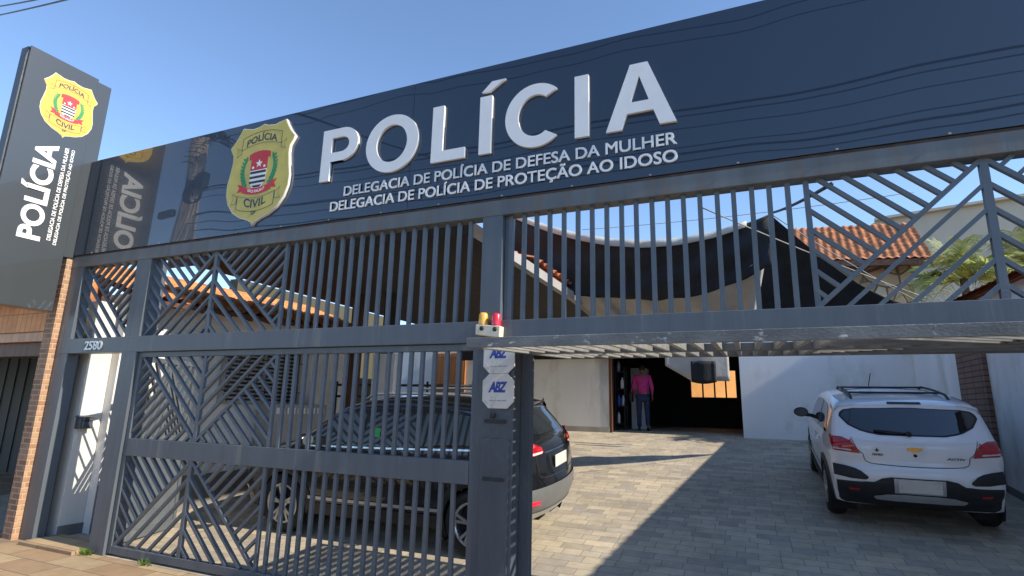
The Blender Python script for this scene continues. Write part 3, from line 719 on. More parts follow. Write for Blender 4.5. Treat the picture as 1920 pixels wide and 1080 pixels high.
# carport roof
cp = thing('carport_roof', 'flat carport roof with dark boarded underside over the black car', 'roof', (-5, 9, 3.55)); O = cp.location
def cpp(mb, name, m, bevel=0.0): return build(shift(mb, O), name, m, cp, bevel)
mb = MB(); mb.box(-7.55, -2.80, 5.12, 13.95, 3.56, 3.64); cpp(mb, 'deck', M['dark_wood'])
mb = MB(); mb.box(-2.80, -2.70, 6.1, 13.95, 3.46, 3.60); cpp(mb, 'fascia', M['cover_grey'], .004)
mb = MB(); mb.box(-2.80, -2.71, 5.10, 6.098, 3.44, 3.62); cpp(mb, 'dark_fascia', M['dark_wood'], .004)
mb = MB(); mb.box(-7.5, -2.81, 13.85, 13.9, 2.85, 3.55); cpp(mb, 'rear_board', M['dark_wood'])
mb = MB(); mb.box(-7.55, -2.801, 5.06, 5.118, 3.44, 3.65); cpp(mb, 'front_beam', M['dark_wood'])
for x, y, m, nm, s, zt in ((-6.55, 8.1, M['wood'], 'wooden_post', .08, 3.558), (-5.85, 8.1, M['white_wall'], 'white_pier', .23, 2.46), (-5.85, 8.1, M['dark_wood'], 'post', .07, 3.558)):
    mb = MB(); mb.box(x - s, x + s, y - .09, y + .09, (G(8.1) - .02) if nm != 'post' else 2.462, zt); cpp(mb, nm, m, .005)
mb = MB(); tile_roof(mb, (-2.72, 7.2, 3.70), (-2.72, 13.9, 3.70), (-3.0, 0, .95), 9); cpp(mb, 'tiles', M['tile'])
# handrail between the posts
hr = thing('pipe_rail', 'dark pipe rails running behind the black car', 'rail', (-5.9, 8.45, .4)); O = hr.location
mb = MB()
for z in (1.72, 1.93): mb.tube([(-7.3, 8.45, z), (-4.2, 8.45, z)], .022, 8)
build(shift(mb, O), 'rails', M['plastic'], hr)
mb = MB()
for x in (-7.2, -5.2, -4.3): mb.tube([(x, 8.45, .36), (x, 8.45, 2.0)], .02, 8)
build(shift(mb, O), 'uprights', M['plastic'], hr)
# back wall with garage opening
bw = thing('back_wall', 'long pale wall with wide dark garage opening behind the courtyard', 'wall', (-.1, 14.1, 1.0)); O = bw.location
def bwp(mb, name, m, parent=None, bevel=0.0): return build(shift(mb, O), name, m, parent or bw, bevel)
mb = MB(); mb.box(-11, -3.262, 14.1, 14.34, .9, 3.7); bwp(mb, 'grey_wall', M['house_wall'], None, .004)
mb = MB(); mb.box(-3.26, -.142, 14.1, 14.34, 3.02, 3.7); mb.box(-.14, 3.30, 14.1, 14.60, .9, 3.7)
wb = bwp(mb, 'wall', M['white_wall'], None, .004)
mb = MB(); mb.box(-11, -3.264, 14.078, 14.098, .98, 1.14); bwp(mb, 'plinth', M['concrete'])
mb = MB(); mb.box(-3.262, -3.20, 14.09, 14.35, .98, 3.018); mb.box(-3.2, -.2, 14.2, 14.3, 2.95, 3.018); bwp(mb, 'door_frame', M['wood'])
for x0 in (-8.45, -7.92):
    mb = MB(); mb.box(x0, x0 + .50, 14.05, 14.098, 1.0, 3.08); d = bwp(mb, 'shutter', M['orange_wood'], None, .006)
    mb = MB()
    for i in range(24): mb.box(x0 + .06, x0 + .44, 14.038, 14.0485, 1.08 + i * .082, 1.12 + i * .082)
    bwp(mb, 'slats', M['orange_wood'], d)
# dark garage interior
gi = thing('garage_room', 'dark garage room behind the courtyard opening', 'room', (-2, 17, 1.05)); O = gi.location
def gip(mb, name, m, bevel=0.0, parent=None): return build(shift(mb, O), name, m, parent or gi, bevel)
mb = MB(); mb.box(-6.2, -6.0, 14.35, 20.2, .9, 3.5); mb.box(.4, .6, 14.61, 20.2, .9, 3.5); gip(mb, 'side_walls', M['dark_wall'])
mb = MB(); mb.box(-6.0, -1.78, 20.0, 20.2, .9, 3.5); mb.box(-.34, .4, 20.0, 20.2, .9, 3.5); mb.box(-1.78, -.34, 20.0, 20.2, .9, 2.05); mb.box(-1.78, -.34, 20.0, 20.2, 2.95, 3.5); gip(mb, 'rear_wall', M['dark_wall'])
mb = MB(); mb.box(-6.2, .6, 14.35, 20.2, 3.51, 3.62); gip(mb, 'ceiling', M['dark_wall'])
mb = MB()
for x in (-1.40, -1.02, -.66): mb.box(x - .025, x + .025, 20.05, 20.12, 2.05, 2.95)
gip(mb, 'window_bars', M['plastic'])
wall('orange_wall', 'sunlit orange wall seen through the rear garage window', 'wall', M['orange_wall'], [(-2.6, .15, 0, .2, .5, 3.4)], (0, 0, 0))
ow = bpy.data.objects['orange_wall']; ow.location = (-.2, 21.6, 0); ow.rotation_euler = (0, 0, radians(38))
# things inside the garage
wall('white_cabinet', 'tall pale cabinet just inside the dark garage doorway', 'cabinet', M['grey_wall'], [(-3.05, -2.62, 15.9, 16.4, 1.06, 2.75)], bevel=.01)
ck = thing('shelf_rack', 'metal rack with bottles beside the garage door', 'rack', (-3.12, 14.9, 1.06))
mb = MB()
for x in (-.12, .12):
    for y in (-.15, .15): mb.box(x - .012, x + .012, y - .012, y + .012, 0, 1.65)
build(mb, 'posts', M['plastic'], ck)
for z in (.15, .6, 1.05, 1.5):
    mb = MB(); mb.box(-.135, .135, -.165, .165, z, z + .02); build(mb, 'shelf', M['plastic'], ck)
for i, (x, y, z, m) in enumerate(((-.06, -.08, .17, 'silver'), (.06, -.06, .62, 'silver'), (-.05, -.07, .62, 'blue_print'), (.05, -.08, 1.07, 'white_print'), (-.05, -.05, 1.52, 'grey_print'))):
    mb = MB(); mb.lathe([(0, 0), (.045, 0), (.048, .02), (.048, .2), (.02, .25), (.02, .29), (0, .29)], 'z', (0, 0, 0), 14)
    o = build(mb, 'bottle', M[m]); o.location = (-3.12 + x, 14.9 + y, 1.06 + z + .001)
    tag(o, ('silver bottle on the lowest shelf of the garage rack', 'silver bottle on the second shelf of the garage rack', 'blue bottle on the second shelf of the garage rack', 'white bottle on the third shelf of the garage rack', 'grey bottle on the top shelf of the garage rack')[i], 'bottle', 'bottles on the garage rack')
# right boundary wall with tiled cap and brick pilaster
rw = thing('side_wall', 'tall pale wall along the right of the drive with tiled cap', 'wall', (3.45, 9, 0)); O = rw.location
def rwp(mb, name, m, bevel=0.0): return build(shift(mb, O), name, m, rw, bevel)
mb = MB(); P = [(4.25, -.1), (14.1, -.1), (14.1, 3.45), (4.25, 3.23)]; mb.prism(P, 'x', 3.302, 3.52); rwp(mb, 'wall', M['grey_wall'])
mb = MB()
for i in range(24):
    a, b = 4.25 + i * .41, 4.25 + (i + 1) * .41; za, zb = G(a), G(b)
    mb.prism([(a, za - .05), (b, zb - .05), (b, zb + .10), (a, za + .10)], 'x', 3.285, 3.3015)
rwp(mb, 'skirting', M['plinth'])
mb = MB(); mb.prism([(10.25, .3), (11.35, .3), (11.35, 3.40), (10.25, 3.385)], 'x', 3.24, 3.3015); rwp(mb, 'brick_pilaster', M['parquet'], .003)
mb = MB(); tile_roof(mb, (3.10, 4.25, 3.24), (3.10, 14.0, 3.47), (.36, 0, .14), 2, .24, .006); tile_roof(mb, (3.80, 14.0, 3.47), (3.80, 4.25, 3.24), (-.36, 0, .14), 2, .24, .006); rwp(mb, 'tiled_cap', M['tile'])
# stone outbuilding with hipped tile roof, above the back wall
sb = thing('stone_house', 'stone house with red tiled roof beyond the courtyard', 'house', (2.8, 16, 3)); O = sb.location
mb = MB(); mb.box(1.3, 3.75, 15.2, 18.8, 0, 5.2); build(shift(mb, O), 'wall', M['stone'], sb)
mb = MB(); tile_roof(mb, (.95, 14.65, 5.25), (4.05, 14.65, 5.10), (.25, 2.3, 1.55), 11, .17, .016); rf = build(shift(mb, O), 'roof', M['tile'], sb)
mb = MB(); mb.add([(4.05, 14.65, 5.10), (4.3, 16.95, 6.65), (4.3, 19.2, 5.1)], [(0, 1, 2)]); mb.add([(4.05, 14.65, 5.06), (4.05, 19.2, 5.06), (.95, 19.2, 5.2), (.95, 14.65, 5.2)], [(0, 1, 2, 3)]); build(shift(mb, O), 'eaves', M['wood'], sb)
mb = MB(); mb.bar((.95, 14.66, 5.17), (4.05, 14.66, 5.02), .14, .05, (0, 0, 1)); build(shift(mb, O), 'fascia', M['wood'], sb)
# far gabled building
fb = thing('gabled_building', 'large plain beige gabled building far behind the palm', 'building', (11, 30, 0)); O = fb.location
mb = MB(); mb.prism([(4.45, 0), (18, 0), (18, 8.6), (11.2, 9.72), (5.2, 9.22), (4.45, 8.75)], 'y', 25, 40); build(shift(mb, O), 'wall', M['beige_wall'], fb)
mb = MB(); mb.bar((5.15, 24.9, 9.26), (11.2, 24.9, 9.76), .3, .1, (0, 1, 0)); mb.bar((11.2, 24.9, 9.76), (18.1, 24.9, 8.64), .3, .1, (0, 1, 0)); build(shift(mb, O), 'roof_edge', M['beige_wall'], fb)
# neighbour on the left
nb = thing('neighbour_garage', 'neighbouring garage with orange tiled lintel and dark doors', 'garage', (-10, 5, 0)); O = nb.location
def nbp(mb, name, m, bevel=0.0): return build(shift(mb, O), name, m, nb, bevel)
mb = MB(); mb.box(-20, -7.97, 4.02, 4.3, 2.40, 2.82); nbp(mb, 'tiled_lintel', M['tile_band'])
mb = MB(); mb.prism([(3.75, 2.80), (4.6, 2.80), (4.6, 3.2), (3.75, 2.86)], 'x', -20, -7.975); nbp(mb, 'canopy', M['tile_orange'])
mb = MB(); mb.box(-20, -7.971, 4.04, 4.5, 2.28, 2.398); nbp(mb, 'ledge', M['orange_wood'])
mb = MB(); mb.box(-20, -7.972, 4.10, 4.32, 2.10, 2.278); nbp(mb, 'beam', M['wood'])
mb = MB(); mb.box(-20, -8.1, 7.05, 7.25, -.02, 2.6); dd = nbp(mb, 'garage_door', M['door_dark'])
mb = MB()
for i in range(28): mb.box(-19 + i * .4, -18.98 + i * .4, 7.035, 7.049, 0, 2.5)
build(shift(mb, O), 'door_ribs', M['plastic'], dd)
mb = MB(); mb.box(-20, -8.1, 4.3, 7.3, 2.61, 2.75); nbp(mb, 'ceiling', M['dark_wall'])
mb = MB(); mb.box(-8.1, -7.98, 4.21, 7.3, 0, 2.6); nbp(mb, 'side_wall', M['door_dark'])

# ------------------------------------------------------------------ shade cloths
def cloth(name, label, m, P, thick=.006, cat='tarpaulin', group=None):
    mb = MB(); mb.grid(P, True); o = build(mb, name, m, None, 0, False)
    md = o.modifiers.new('solid', 'SOLIDIFY'); md.thickness = thick
    return tag(o, label, cat, group)
def lerp(a, b, t): return a + (b - a) * t
A = Vector((-4.3, 8.7, 5.35)); B = Vector((.46, 8.5, 4.47))       # the two tied upper corners
def swag_top(t): p = A.lerp(B, t); p.z -= .62 * 4 * t * (1 - t) * (.78 + .3 * t); return p
def swag_drop(t): return ((1.28 - .98 * t) if t < .5 else .79) * min(1, 6 * t + .4) + .08 * sin(pi * t)
P = []
for j in range(15):
    s = j / 14; row = []
    for i in range(41):
        t = i / 40; p = swag_top(t)
        drop = swag_drop(t) * s
        p = p + Vector((0, .55 * s * sin(pi * t) + .05 * sin(t * 17) * s, -drop + .004 * sin(t * 31 + s * 5) * s))
        p.y += .07 * sin(t * 47 + 3 * s) * s * (.4 + .6 * sin(t * 9) ** 2) + .04 * sin(s * 11 + t * 14); p.z += .008 * sin(t * 63 + s * 9) * s
        row.append(p)
    P.append(row)
cloth('shade_cloth', 'black shade cloth sagging between two tied corners over the courtyard', M['tarp'], P)
P = [[swag_top(i / 60) + Vector((0, -.045 + .012 * sin(i * .9), .015 - .13 * k / 2 * (.6 + .4 * sin(pi * i / 60)))) for i in range(57)] for k in range(3)]
mb = MB(); mb.grid(P, True); hem = build(mb, 'hem', M['tarp_grey'], bpy.data.objects['shade_cloth'], 0, False); hem.modifiers.new('solid', 'SOLIDIFY').thickness = .012
P = []
for j in range(16):
    s = j / 15; row = []
    for i in range(40):
        t = i / 39; tt_ = .20 + .78 * t
        top = swag_top(tt_); top.z -= swag_drop(tt_) * .80; top.y += .62 * sin(pi * tt_)
        bot = Vector((lerp(-2.1, .12, t), 10.3, 2.80))
        p = top.lerp(bot, s); p.y += .13 * sin(t * 23 + s * 2) * (.3 + s) + .05 * sin(t * 51); p.z += .03 * sin(t * 15) * s
        row.append(p)
    P.append(row)
cloth('hanging_tarpaulin', 'pale grey tarpaulin hanging in folds below the black shade cloth', M['tarp_grey'], P)
C0 = B; C1 = Vector((-.12, 10.5, 3.2)); C2 = Vector((3.26, 11.9, 3.40)); C3 = Vector((1.3, 9.6, 2.9))
P = []
for j in range(14):
    s = j / 13; row = []
    for i in range(24):
        t = i / 23
        edge = C1.lerp(C2, t); p = C0.lerp(edge, s)
        p.z -= .30 * sin(pi * s) * t + .05 * sin(pi * t) * s * s; p.y += .09 * sin(t * 21 + s * 3) * s * (1 - t); p.z += .025 * sin(t * 33 + s * 7) * s
        row.append(p)
    P.append(row)
cloth('shade_cloth', 'black shade cloth falling steeply from the roped peak to the right wall', M['tarp'], P)
P = [[Vector((lerp(-1.07, -.57, t), 12.2 + .012 * sin(t * 9), lerp(2.62, 2.19, s) - .04 * sin(pi * t) * s)) for t in [i / 10 for i in range(11)]] for s in [j / 6 for j in range(7)]]
cloth('hanging_bag', 'dark cloth bundle hanging in front of the garage window', M['tarp'], P, .05, 'cloth')
P = [[Vector((lerp(-1.62, -.32, t), 12.4 + .02 * sin(t * 8), lerp(3.1, 2.22 + .33 * max(0, 1 - t * 2.4), s))) for t in [i / 26 for i in range(27)]] for s in [j / 8 for j in range(9)]]
cloth('hanging_tarpaulin', 'grey ragged tarpaulin edge hanging across the garage opening', M['tarp_grey'], P)
def rope(name, label, pts, r, m, cat='rope', group=None):
    mb = MB(); mb.tube(pts, r, 6); return tag(build(mb, name, m, None, 0, False), label, cat, group)
def sagline(a, b, sag, n=16):
    a, b = Vector(a), Vector(b); return [a.lerp(b, i / n) - Vector((0, 0, sag * 4 * (i / n) * (1 - i / n))) for i in range(n + 1)]
rope('rope', 'dark rope from the cloth peak up to the frame', sagline(B, (.64, 4.22, 3.20), .03), .016, M['cable'], group='ropes holding the shade cloths')
rope('rope', 'pale rope crossing behind the bars down to the stone house wall', sagline((-.35, 6.5, 3.95), (2.85, 11.0, 3.55), .03), .009, M['rope'], group='ropes holding the shade cloths')
rope('rope', 'thin pale line stretched level behind the cloth peak', sagline((-3.5, 12.5, 5.9), (3.3, 12.5, 5.95), .08), .008, M['rope'], group='ropes holding the shade cloths')
rope('rope', 'thin pale rope along the edge of the right shade cloth', sagline((.5, 8.6, 4.48), (3.26, 11.95, 3.45), .06), .008, M['rope'], group='ropes holding the shade cloths')

# ------------------------------------------------------------------ cars
def catmull(pts, step):
    out = []; k = len(pts)
    for i in range(k - 1):
        p0 = pts[max(i - 1, 0)]; p1 = pts[i]; p2 = pts[i + 1]; p3 = pts[min(i + 2, k - 1)]
        n = max(2, int(math.dist(p1, p2) / step))
        for s in range(n):
            t = s / n
            out.append(tuple(.5 * ((2 * p1[a]) + (-p0[a] + p2[a]) * t + (2 * p0[a] - 5 * p1[a] + 4 * p2[a] - p3[a]) * t * t + (-p0[a] + 3 * p1[a] - 3 * p2[a] + p3[a]) * t ** 3) for a in (0, 1)))
    out.append(pts[-1]); return out
class Car:
    # local axes: x to the car's right, y forwards from the rear bumper, z up
    def __init__(s, root, W, L, prof, bottom, arches, R, paint, belt, tumble, taper):
        s.root, s.W, s.L, s.arches, s.R, s.belt, s.tumble, s.taper = root, W, L, arches, R, belt, tumble, taper
        top = catmull(prof, .045)
        y1, z1 = top[-1]; y0, z0 = top[0]
        nb = 60
        bot = [(y1 + (y0 - y1) * i / nb, z1 + (z0 - z1) * i / nb + (bottom - min(z0, z1)) * sin(pi * i / nb) ** .3) for i in range(1, nb)]
        loop = top + bot; n = len(loop); nt = len(top)
        nor = []
        for i in range(n):
            a = loop[i - 1]; b = loop[(i + 1) % n]; t = (b[0] - a[0], b[1] - a[1]); l = math.hypot(*t) or 1
            nor.append((-t[1] / l, t[0] / l))
        c0 = (L / 2, .6)
        if sum((loop[i][0] - c0[0]) * nor[i][0] + (loop[i][1] - c0[1]) * nor[i][1] for i in range(n)) < 0: nor = [(-a, -b) for a, b in nor]
        mb = MB(); M_ = 13; ts = [-1 + i / M_ for i in range(2 * M_ + 1)]
        rows = []; E = []
        for i in range(n):
            y, z = loop[i]; ny, nz = nor[i]
            isb = i >= nt
            front = min(1, max(0, (y - L + .9) / .8)); rear = min(1, max(0, (.55 - y) / .45))
            crown = .0 if isb else .035 + .10 * rear * (.5 if z > .8 else 1.0) + .16 * front
            rnd = .03 if isb else .045
            off = crown + rnd
            ey, ez = y - ny * off, z - nz * off
            w = s.w(ey, ez); E.append((ey, ez, w))
            row = []
            for t in ts:
                d = crown * t * t + rnd * abs(t) ** 9
                row.append((w * t * (1.0), y - ny * d, z - nz * d))
            rows.append(row)
        mb.grid(rows + [rows[0]], True)
        K = 12
        for sd in (-1, 1):
            ring = []
            for k in range(K + 1):
                f = k / K; r = []
                for ey, ez, w in E:
                    my = min(max(ey, .62), L - .72); mz = .60
                    yy, zz = ey + (my - ey) * f, ez + (mz - ez) * f
                    r.append((sd * s.w(yy, zz), yy, zz))
                r.append(r[0]); ring.append(r)
            mb.grid(ring, True)
        # cut the wheel openings
        me = mb.mesh('body'); bm = bmesh.new(); bm.from_mesh(me)
        bmesh.ops.remove_doubles(bm, verts=bm.verts, dist=.0004)
        s.bvh = BVHTree.FromBMesh(bm)
        kill = []
        for f in bm.faces:
            c = f.calc_center_median()
            for ya, za in arches:
                if abs(c.x) > W / 2 - .28 and math.hypot(c.y - ya, c.z - za) < R + .045: kill.append(f); break
        bmesh.ops.delete(bm, geom=kill, context='FACES'); bmesh.ops.recalc_face_normals(bm, faces=bm.faces)
        bm.to_mesh(me); bm.free()
        for p in me.polygons: p.use_smooth = True
        s.body = link('body', me, paint, root)
    def w(s, y, z):
        L = s.L; u = (y - L / 2) / (L / 2)
        plan = 1 - s.taper[0] * max(0, -u) ** 4 - s.taper[1] * max(0, u) ** 4
        zz = z - s.belt
        t = 1 - (s.tumble * zz * (1 + zz * .35) if zz > 0 else .10 * zz * zz)
        if z < .35: t -= .12 * (.35 - z)
        return s.W / 2 * plan * t
    def side(s, poly, m, name, sd=-1, off=.005, parent=None, rows=14, cols=12, thick=0.0):
        # patch following the flank: poly in (y, z)
        zs = [p[1] for p in poly]; z0, z1 = min(zs), max(zs); P = []
        for i in range(rows + 1):
            z = z0 + (z1 - z0) * min(max(i / rows, .0015), .9985); hit = []
            for a, b in zip(poly, poly[1:] + poly[:1]):
                if (a[1] <= z) != (b[1] <= z): hit.append(a[0] + (b[0] - a[0]) * (z - a[1]) / (b[1] - a[1]))
            if len(hit) < 2: continue
            ya, yb = min(hit), max(hit)
            P.append([(sd * (s.w(ya + (yb - ya) * j / cols, z) + off), ya + (yb - ya) * j / cols, z) for j in range(cols + 1)])
        mb = MB(); mb.grid(P, True); o = build(mb, name, m, parent or s.root)
        if thick: md = o.modifiers.new('solid', 'SOLIDIFY'); md.thickness = thick; md.offset = 0
        return o
    def hit(s, x, z, d, off):
        o = Vector((x, -2 if d > 0 else s.L + 2, z)); r = s.bvh.ray_cast(o, Vector((0, d, 0)))
        if r[0] is None: return None
        nm = r[1]
        if nm.y * d > 0: nm = -nm
        return r[0] + nm * off
    def end(s, poly, m, name, d=1, off=.005, parent=None, rows=12, cols=16, thick=0.0):
        # patch following the tail (d=1) or the nose (d=-1): poly in (x, z)
        zs = [p[1] for p in poly]; z0, z1 = min(zs), max(zs); P = []
        for i in range(rows + 1):
            z = z0 + (z1 - z0) * min(max(i / rows, .003), .997); h = []
            for a, b in zip(poly, poly[1:] + poly[:1]):
                if (a[1] <= z) != (b[1] <= z): h.append(a[0] + (b[0] - a[0]) * (z - a[1]) / (b[1] - a[1]))
            if len(h) < 2: continue
            xa, xb = min(h), max(h); row = []
            for j in range(cols + 1):
                p = s.hit(xa + (xb - xa) * j / cols, z, d, off)
                row.append(p)
            good = [q for q in row if q is not None]
            if not good: continue
            last = good[0]
            for j in range(len(row)):
                if row[j] is None: row[j] = last
                last = row[j]
            P.append(row)
        mb = MB(); mb.grid(P, True); o = build(mb, name, m, parent or s.root)
        if thick: md = o.modifiers.new('solid', 'SOLIDIFY'); md.thickness = thick; md.offset = 0
        return o
    def line(s, pts, wd, m, name, d=1, off=.004, parent=None):
        P = [[], []]; pts = catmull(pts, .04)
        for i, (x, z) in enumerate(pts):
            a = pts[max(i - 1, 0)]; b = pts[min(i + 1, len(pts) - 1)]; t = Vector((b[0] - a[0], b[1] - a[1])).normalized()
            for k, sg_ in ((0, -1), (1, 1)):
                q = s.hit(x - t.y * wd / 2 * sg_, z + t.x * wd / 2 * sg_, d, off); P[k].append(q)
        ok = [i for i in range(len(pts)) if P[0][i] is not None and P[1][i] is not None]
        mb = MB(); mb.grid([[P[0][i] for i in ok], [P[1][i] for i in ok]], True); return build(mb, name, m, parent or s.body)
    def sline(s, pts, wd, m, name, sd=-1, off=.004, parent=None):
        pts = catmull(pts, .05); P = [[], []]
        for i, (y, z) in enumerate(pts):
            a = pts[max(i - 1, 0)]; b = pts[min(i + 1, len(pts) - 1)]; t = Vector((b[0] - a[0], b[1] - a[1])).normalized()
            for k, g in ((0, -1), (1, 1)):
                yy, zz = y - t.y * wd / 2 * g, z + t.x * wd / 2 * g; P[k].append((sd * (s.w(yy, zz) + off), yy, zz))
        mb = MB(); mb.grid(P, True); return build(mb, name, m, parent or s.body)
    def flare(s, ya, za, sd, m, wd=.075, off=.014, a0=-25, a1=205):
        P = []
        n = 34
        for k in (0, .5, 1):
            row = []
            for i in range(n + 1):
                a = radians(a0 + (a1 - a0) * i / n); r = s.R + .03 + wd * k
                y, z = ya + r * cos(a), za + r * sin(a); row.append((sd * (s.w(y, z) + off * (1 - .5 * k)), y, z))
            P.append(row)
        P.insert(0, [(x - sd * .10, y, z) for x, y, z in P[0]])
        mb = MB(); mb.grid(P, True); build(mb, 'arch_trim', m, s.root)
        mb = MB(); rows = []
        for x in (s.W / 2 - .03, s.W / 2 - .30):
            rows.append([(sd * x, ya + (s.R + .05) * cos(radians(-30 + 240 * i / n)), za + (s.R + .05) * sin(radians(-30 + 240 * i / n))) for i in range(n + 1)])
        mb.grid(rows, True); mb.add([rows[1][i] for i in range(n + 1)], [tuple(range(n + 1))]); build(mb, 'wheel_well', M['dark'], s.root)
    def wheel(s, ya, za, sd, rim_r, spokes=5, tw=.20):
        R = s.R; xo = s.W / 2 - .012; xi = xo - tw
        t = bpy.data.objects.new('wheel', None); COL.objects.link(t); t.parent = s.root; t.location = (sd * (xo - tw / 2), ya, za)
        h = tw / 2
        pr = [(rim_r - .01, -h + .01), (rim_r + .02, -h), (R - .035, -h + .002), (R - .008, -h + .03), (R, -h * .5), (R, h * .5), (R - .008, h - .03), (R - .035, h - .002), (rim_r + .015, h), (rim_r, h - .012)]
        mb = MB(); mb.lathe(pr, 'x', (0, 0, 0), 40)
        build(mb, 'tyre', M['tyre'], t)
        o = sd
        mb = MB(); mb.lathe([(rim_r + .002, o * (h - .010)), (rim_r - .006, o * (h + .001)), (rim_r - .022, o * (h - .004)), (rim_r - .03, o * (h - .05)), (rim_r - .035, -o * h * .8)], 'x', (0, 0, 0), 40)
        for k in range(spokes):
            for dlt in (-.17, .17):
                a = 2 * pi * k / spokes + .3
                p0 = Vector((o * (h - .02), .055 * cos(a), .055 * sin(a))); a2 = a + dlt
                p1 = Vector((o * (h - .008), (rim_r - .012) * cos(a2), (rim_r - .012) * sin(a2)))
                mb.bar(p0, p1, .030, .028, (0, -sin(a), cos(a)))
        mb.lathe([(0, o * (h - .005)), (.05, o * (h - .008)), (.062, o * (h - .03)), (.062, o * (h - .06))], 'x', (0, 0, 0), 24)
        build(mb, 'rim', M['alloy'], t)
        mb = MB(); mb.lathe([(0, o * (h - .075)), (rim_r - .04, o * (h - .075))], 'x', (0, 0, 0), 28); build(mb, 'brake_disc', M['dark'], t)
def xy_mirror(poly): return [(-x, z) for x, z in poly][::-1]
def mirror_unit(car, y, z, sd, paint, r=.1):
    w0 = car.w(y, z)
    mb = MB(); mb.tube([(sd * (w0 - .02), y + .02, z - .02), (sd * (w0 + .10), y, z + .0)], .028, 8)
    a = build(mb, 'mirror', M['plastic'], car.root)
    mb = MB(); P = []
    for i in range(13):
        th = pi * i / 12; row = []
        for j in range(21):
            ph = 2 * pi * j / 20
            row.append((sd * (w0 + .155) + .105 * sin(th) * cos(ph), y + .02 + .055 * cos(th), z + .035 + .075 * sin(th) * sin(ph)))
        P.append(row)
    mb.grid(P, True); build(mb, 'mirror_shell', paint, a)
    mb = MB(); mb.add([(sd * (w0 + .155) + .088 * cos(2 * pi * j / 20), y - .0385, z + .035 + .06 * sin(2 * pi * j / 20)) for j in range(20)], [tuple(range(20))]); build(mb, 'mirror_glass', M['column'], a)
def roof_rail(car, sd, ya, yb, zf, m, x):
    pts = [(sd * x, ya, zf(ya) + .0), (sd * x, ya + .08, zf(ya) + .045)] + [(sd * x, ya + .15 + (yb - ya - .3) * i / 8, zf(ya + .15 + (yb - ya - .3) * i / 8) + .06) for i in range(9)] + [(sd * x, yb - .08, zf(yb) + .045), (sd * x, yb, zf(yb))]
    mb = MB(); mb.tube(pts, .016, 8); build(mb, 'roof_rail', m, car.root)
def plate(car, x, z, wd, ht, m, txt=None, off=.012):
    p = car.hit(x, z, 1, 0); q0 = car.hit(x, z - ht / 2, 1, 0); q1 = car.hit(x, z + ht / 2, 1, 0)
    y = min(q0.y, q1.y, p.y) - off
    mb = MB(); mb.box(x - wd / 2, x + wd / 2, y, y + .01, z - ht / 2, z + ht / 2); o = build(mb, 'number_plate', m, car.root, .003)
    return o, y

# white hatchback -----------------------------------------------------------
wm = Matrix.Translation((1.696, 7.698, .298)) @ Matrix.Rotation(radians(-1.357), 4, 'Z') @ Matrix.Rotation(radians(6.286), 4, 'X')
wc = thing('hatchback_car', 'white hatchback with black lower cladding parked by the right wall', 'car', mw=wm)
prof = [(.20, .26), (.07, .36), (.015, .48), (.0, .60), (.02, .70), (.065, .76), (.075, .86), (.085, .95), (.115, 1.03), (.20, 1.12), (.30, 1.24), (.385, 1.355), (.39, 1.395), (.42, 1.418), (.50, 1.438), (.7, 1.462), (1.2, 1.495), (1.75, 1.497), (2.1, 1.465), (2.35, 1.40), (2.75, 1.17), (3.02, 1.02), (3.3, .965), (3.6, .90), (3.82, .79), (3.93, .65), (3.955, .48), (3.90, .32), (3.75, .22)]
WC = Car(wc, 1.74, 3.96, prof, .20, [(.75, .315), (3.22, .315)], .315, M['white_paint'], .86, .26, (.10, .16))
# rear window
rw_poly = [(-.30, 1.075), (.30, 1.075), (.45, 1.10), (.58, 1.16), (.655, 1.245), (.64, 1.29), (.585, 1.325), (.40, 1.345), (0, 1.35), (-.40, 1.345), (-.585, 1.325), (-.64, 1.29), (-.655, 1.245), (-.58, 1.16), (-.45, 1.10)]
WC.end([(x * 1.045, 1.21 + (z - 1.21) * 1.09) for x, z in rw_poly], M['plastic'], 'window_surround', off=.003, rows=16, cols=24)
rwin = WC.end(rw_poly, M['glass'], 'rear_window', off=.007, rows=16, cols=24)
mb = MB(); pv = WC.hit(-.03, 1.075, 1, .02); pe = WC.hit(-.36, 1.10, 1, .022); mb.tube([pv, pv.lerp(pe, .5) + Vector((0, -.012, .006)), pe], .011, 6); mb.lathe([(0, -.02), (.028, -.02), (.03, .012), (0, .016)], 'y', tuple(pv), 14)
build(mb, 'wiper', M['plastic'], wc)
sp = WC.end([(-.17, 1.398), (.17, 1.398), (.165, 1.421), (-.165, 1.421)], M['plastic'], 'high_brake_light', off=.006, rows=4)
# tail lamps
tl = [(-.795, 1.035), (-.80, .96), (-.80, .875), (-.745, .865), (-.525, .855), (-.565, .93), (-.60, .985), (-.68, 1.02)]
for sd in (-1, 1):
    t_ = tl if sd < 0 else xy_mirror(tl)
    o = WC.end(t_, M['tail'], 'tail_light', off=.010, rows=12, cols=12)
    c_ = [(-.79, .905), (-.60, .895), (-.615, .878), (-.79, .885)]
    WC.end(c_ if sd < 0 else xy_mirror(c_), M['tail_clear'], 'clear_strip', off=.0125, rows=3, cols=8, parent=o)
    WC.line([(sd * .60, 1.0), (sd * .70, .955), (sd * .785, .93)], .012, M['redlens'], 'lamp_ridge', off=.0125, parent=o)
# hatch shut lines
WC.line([(-.60, 1.03), (-.55, .90), (-.50, .855), (-.49, .80), (-.44, .755), (-.2, .742), (0, .74), (.2, .742), (.44, .755), (.49, .80), (.50, .855), (.55, .90), (.60, 1.03)], .008, M['dark'], 'hatch_gap', off=.002)
WC.line([(-.62, 1.02), (-.3, .985), (0, .98), (.3, .985), (.62, 1.02)], .006, M['grey_wall'], 'hatch_crease', off=.002)
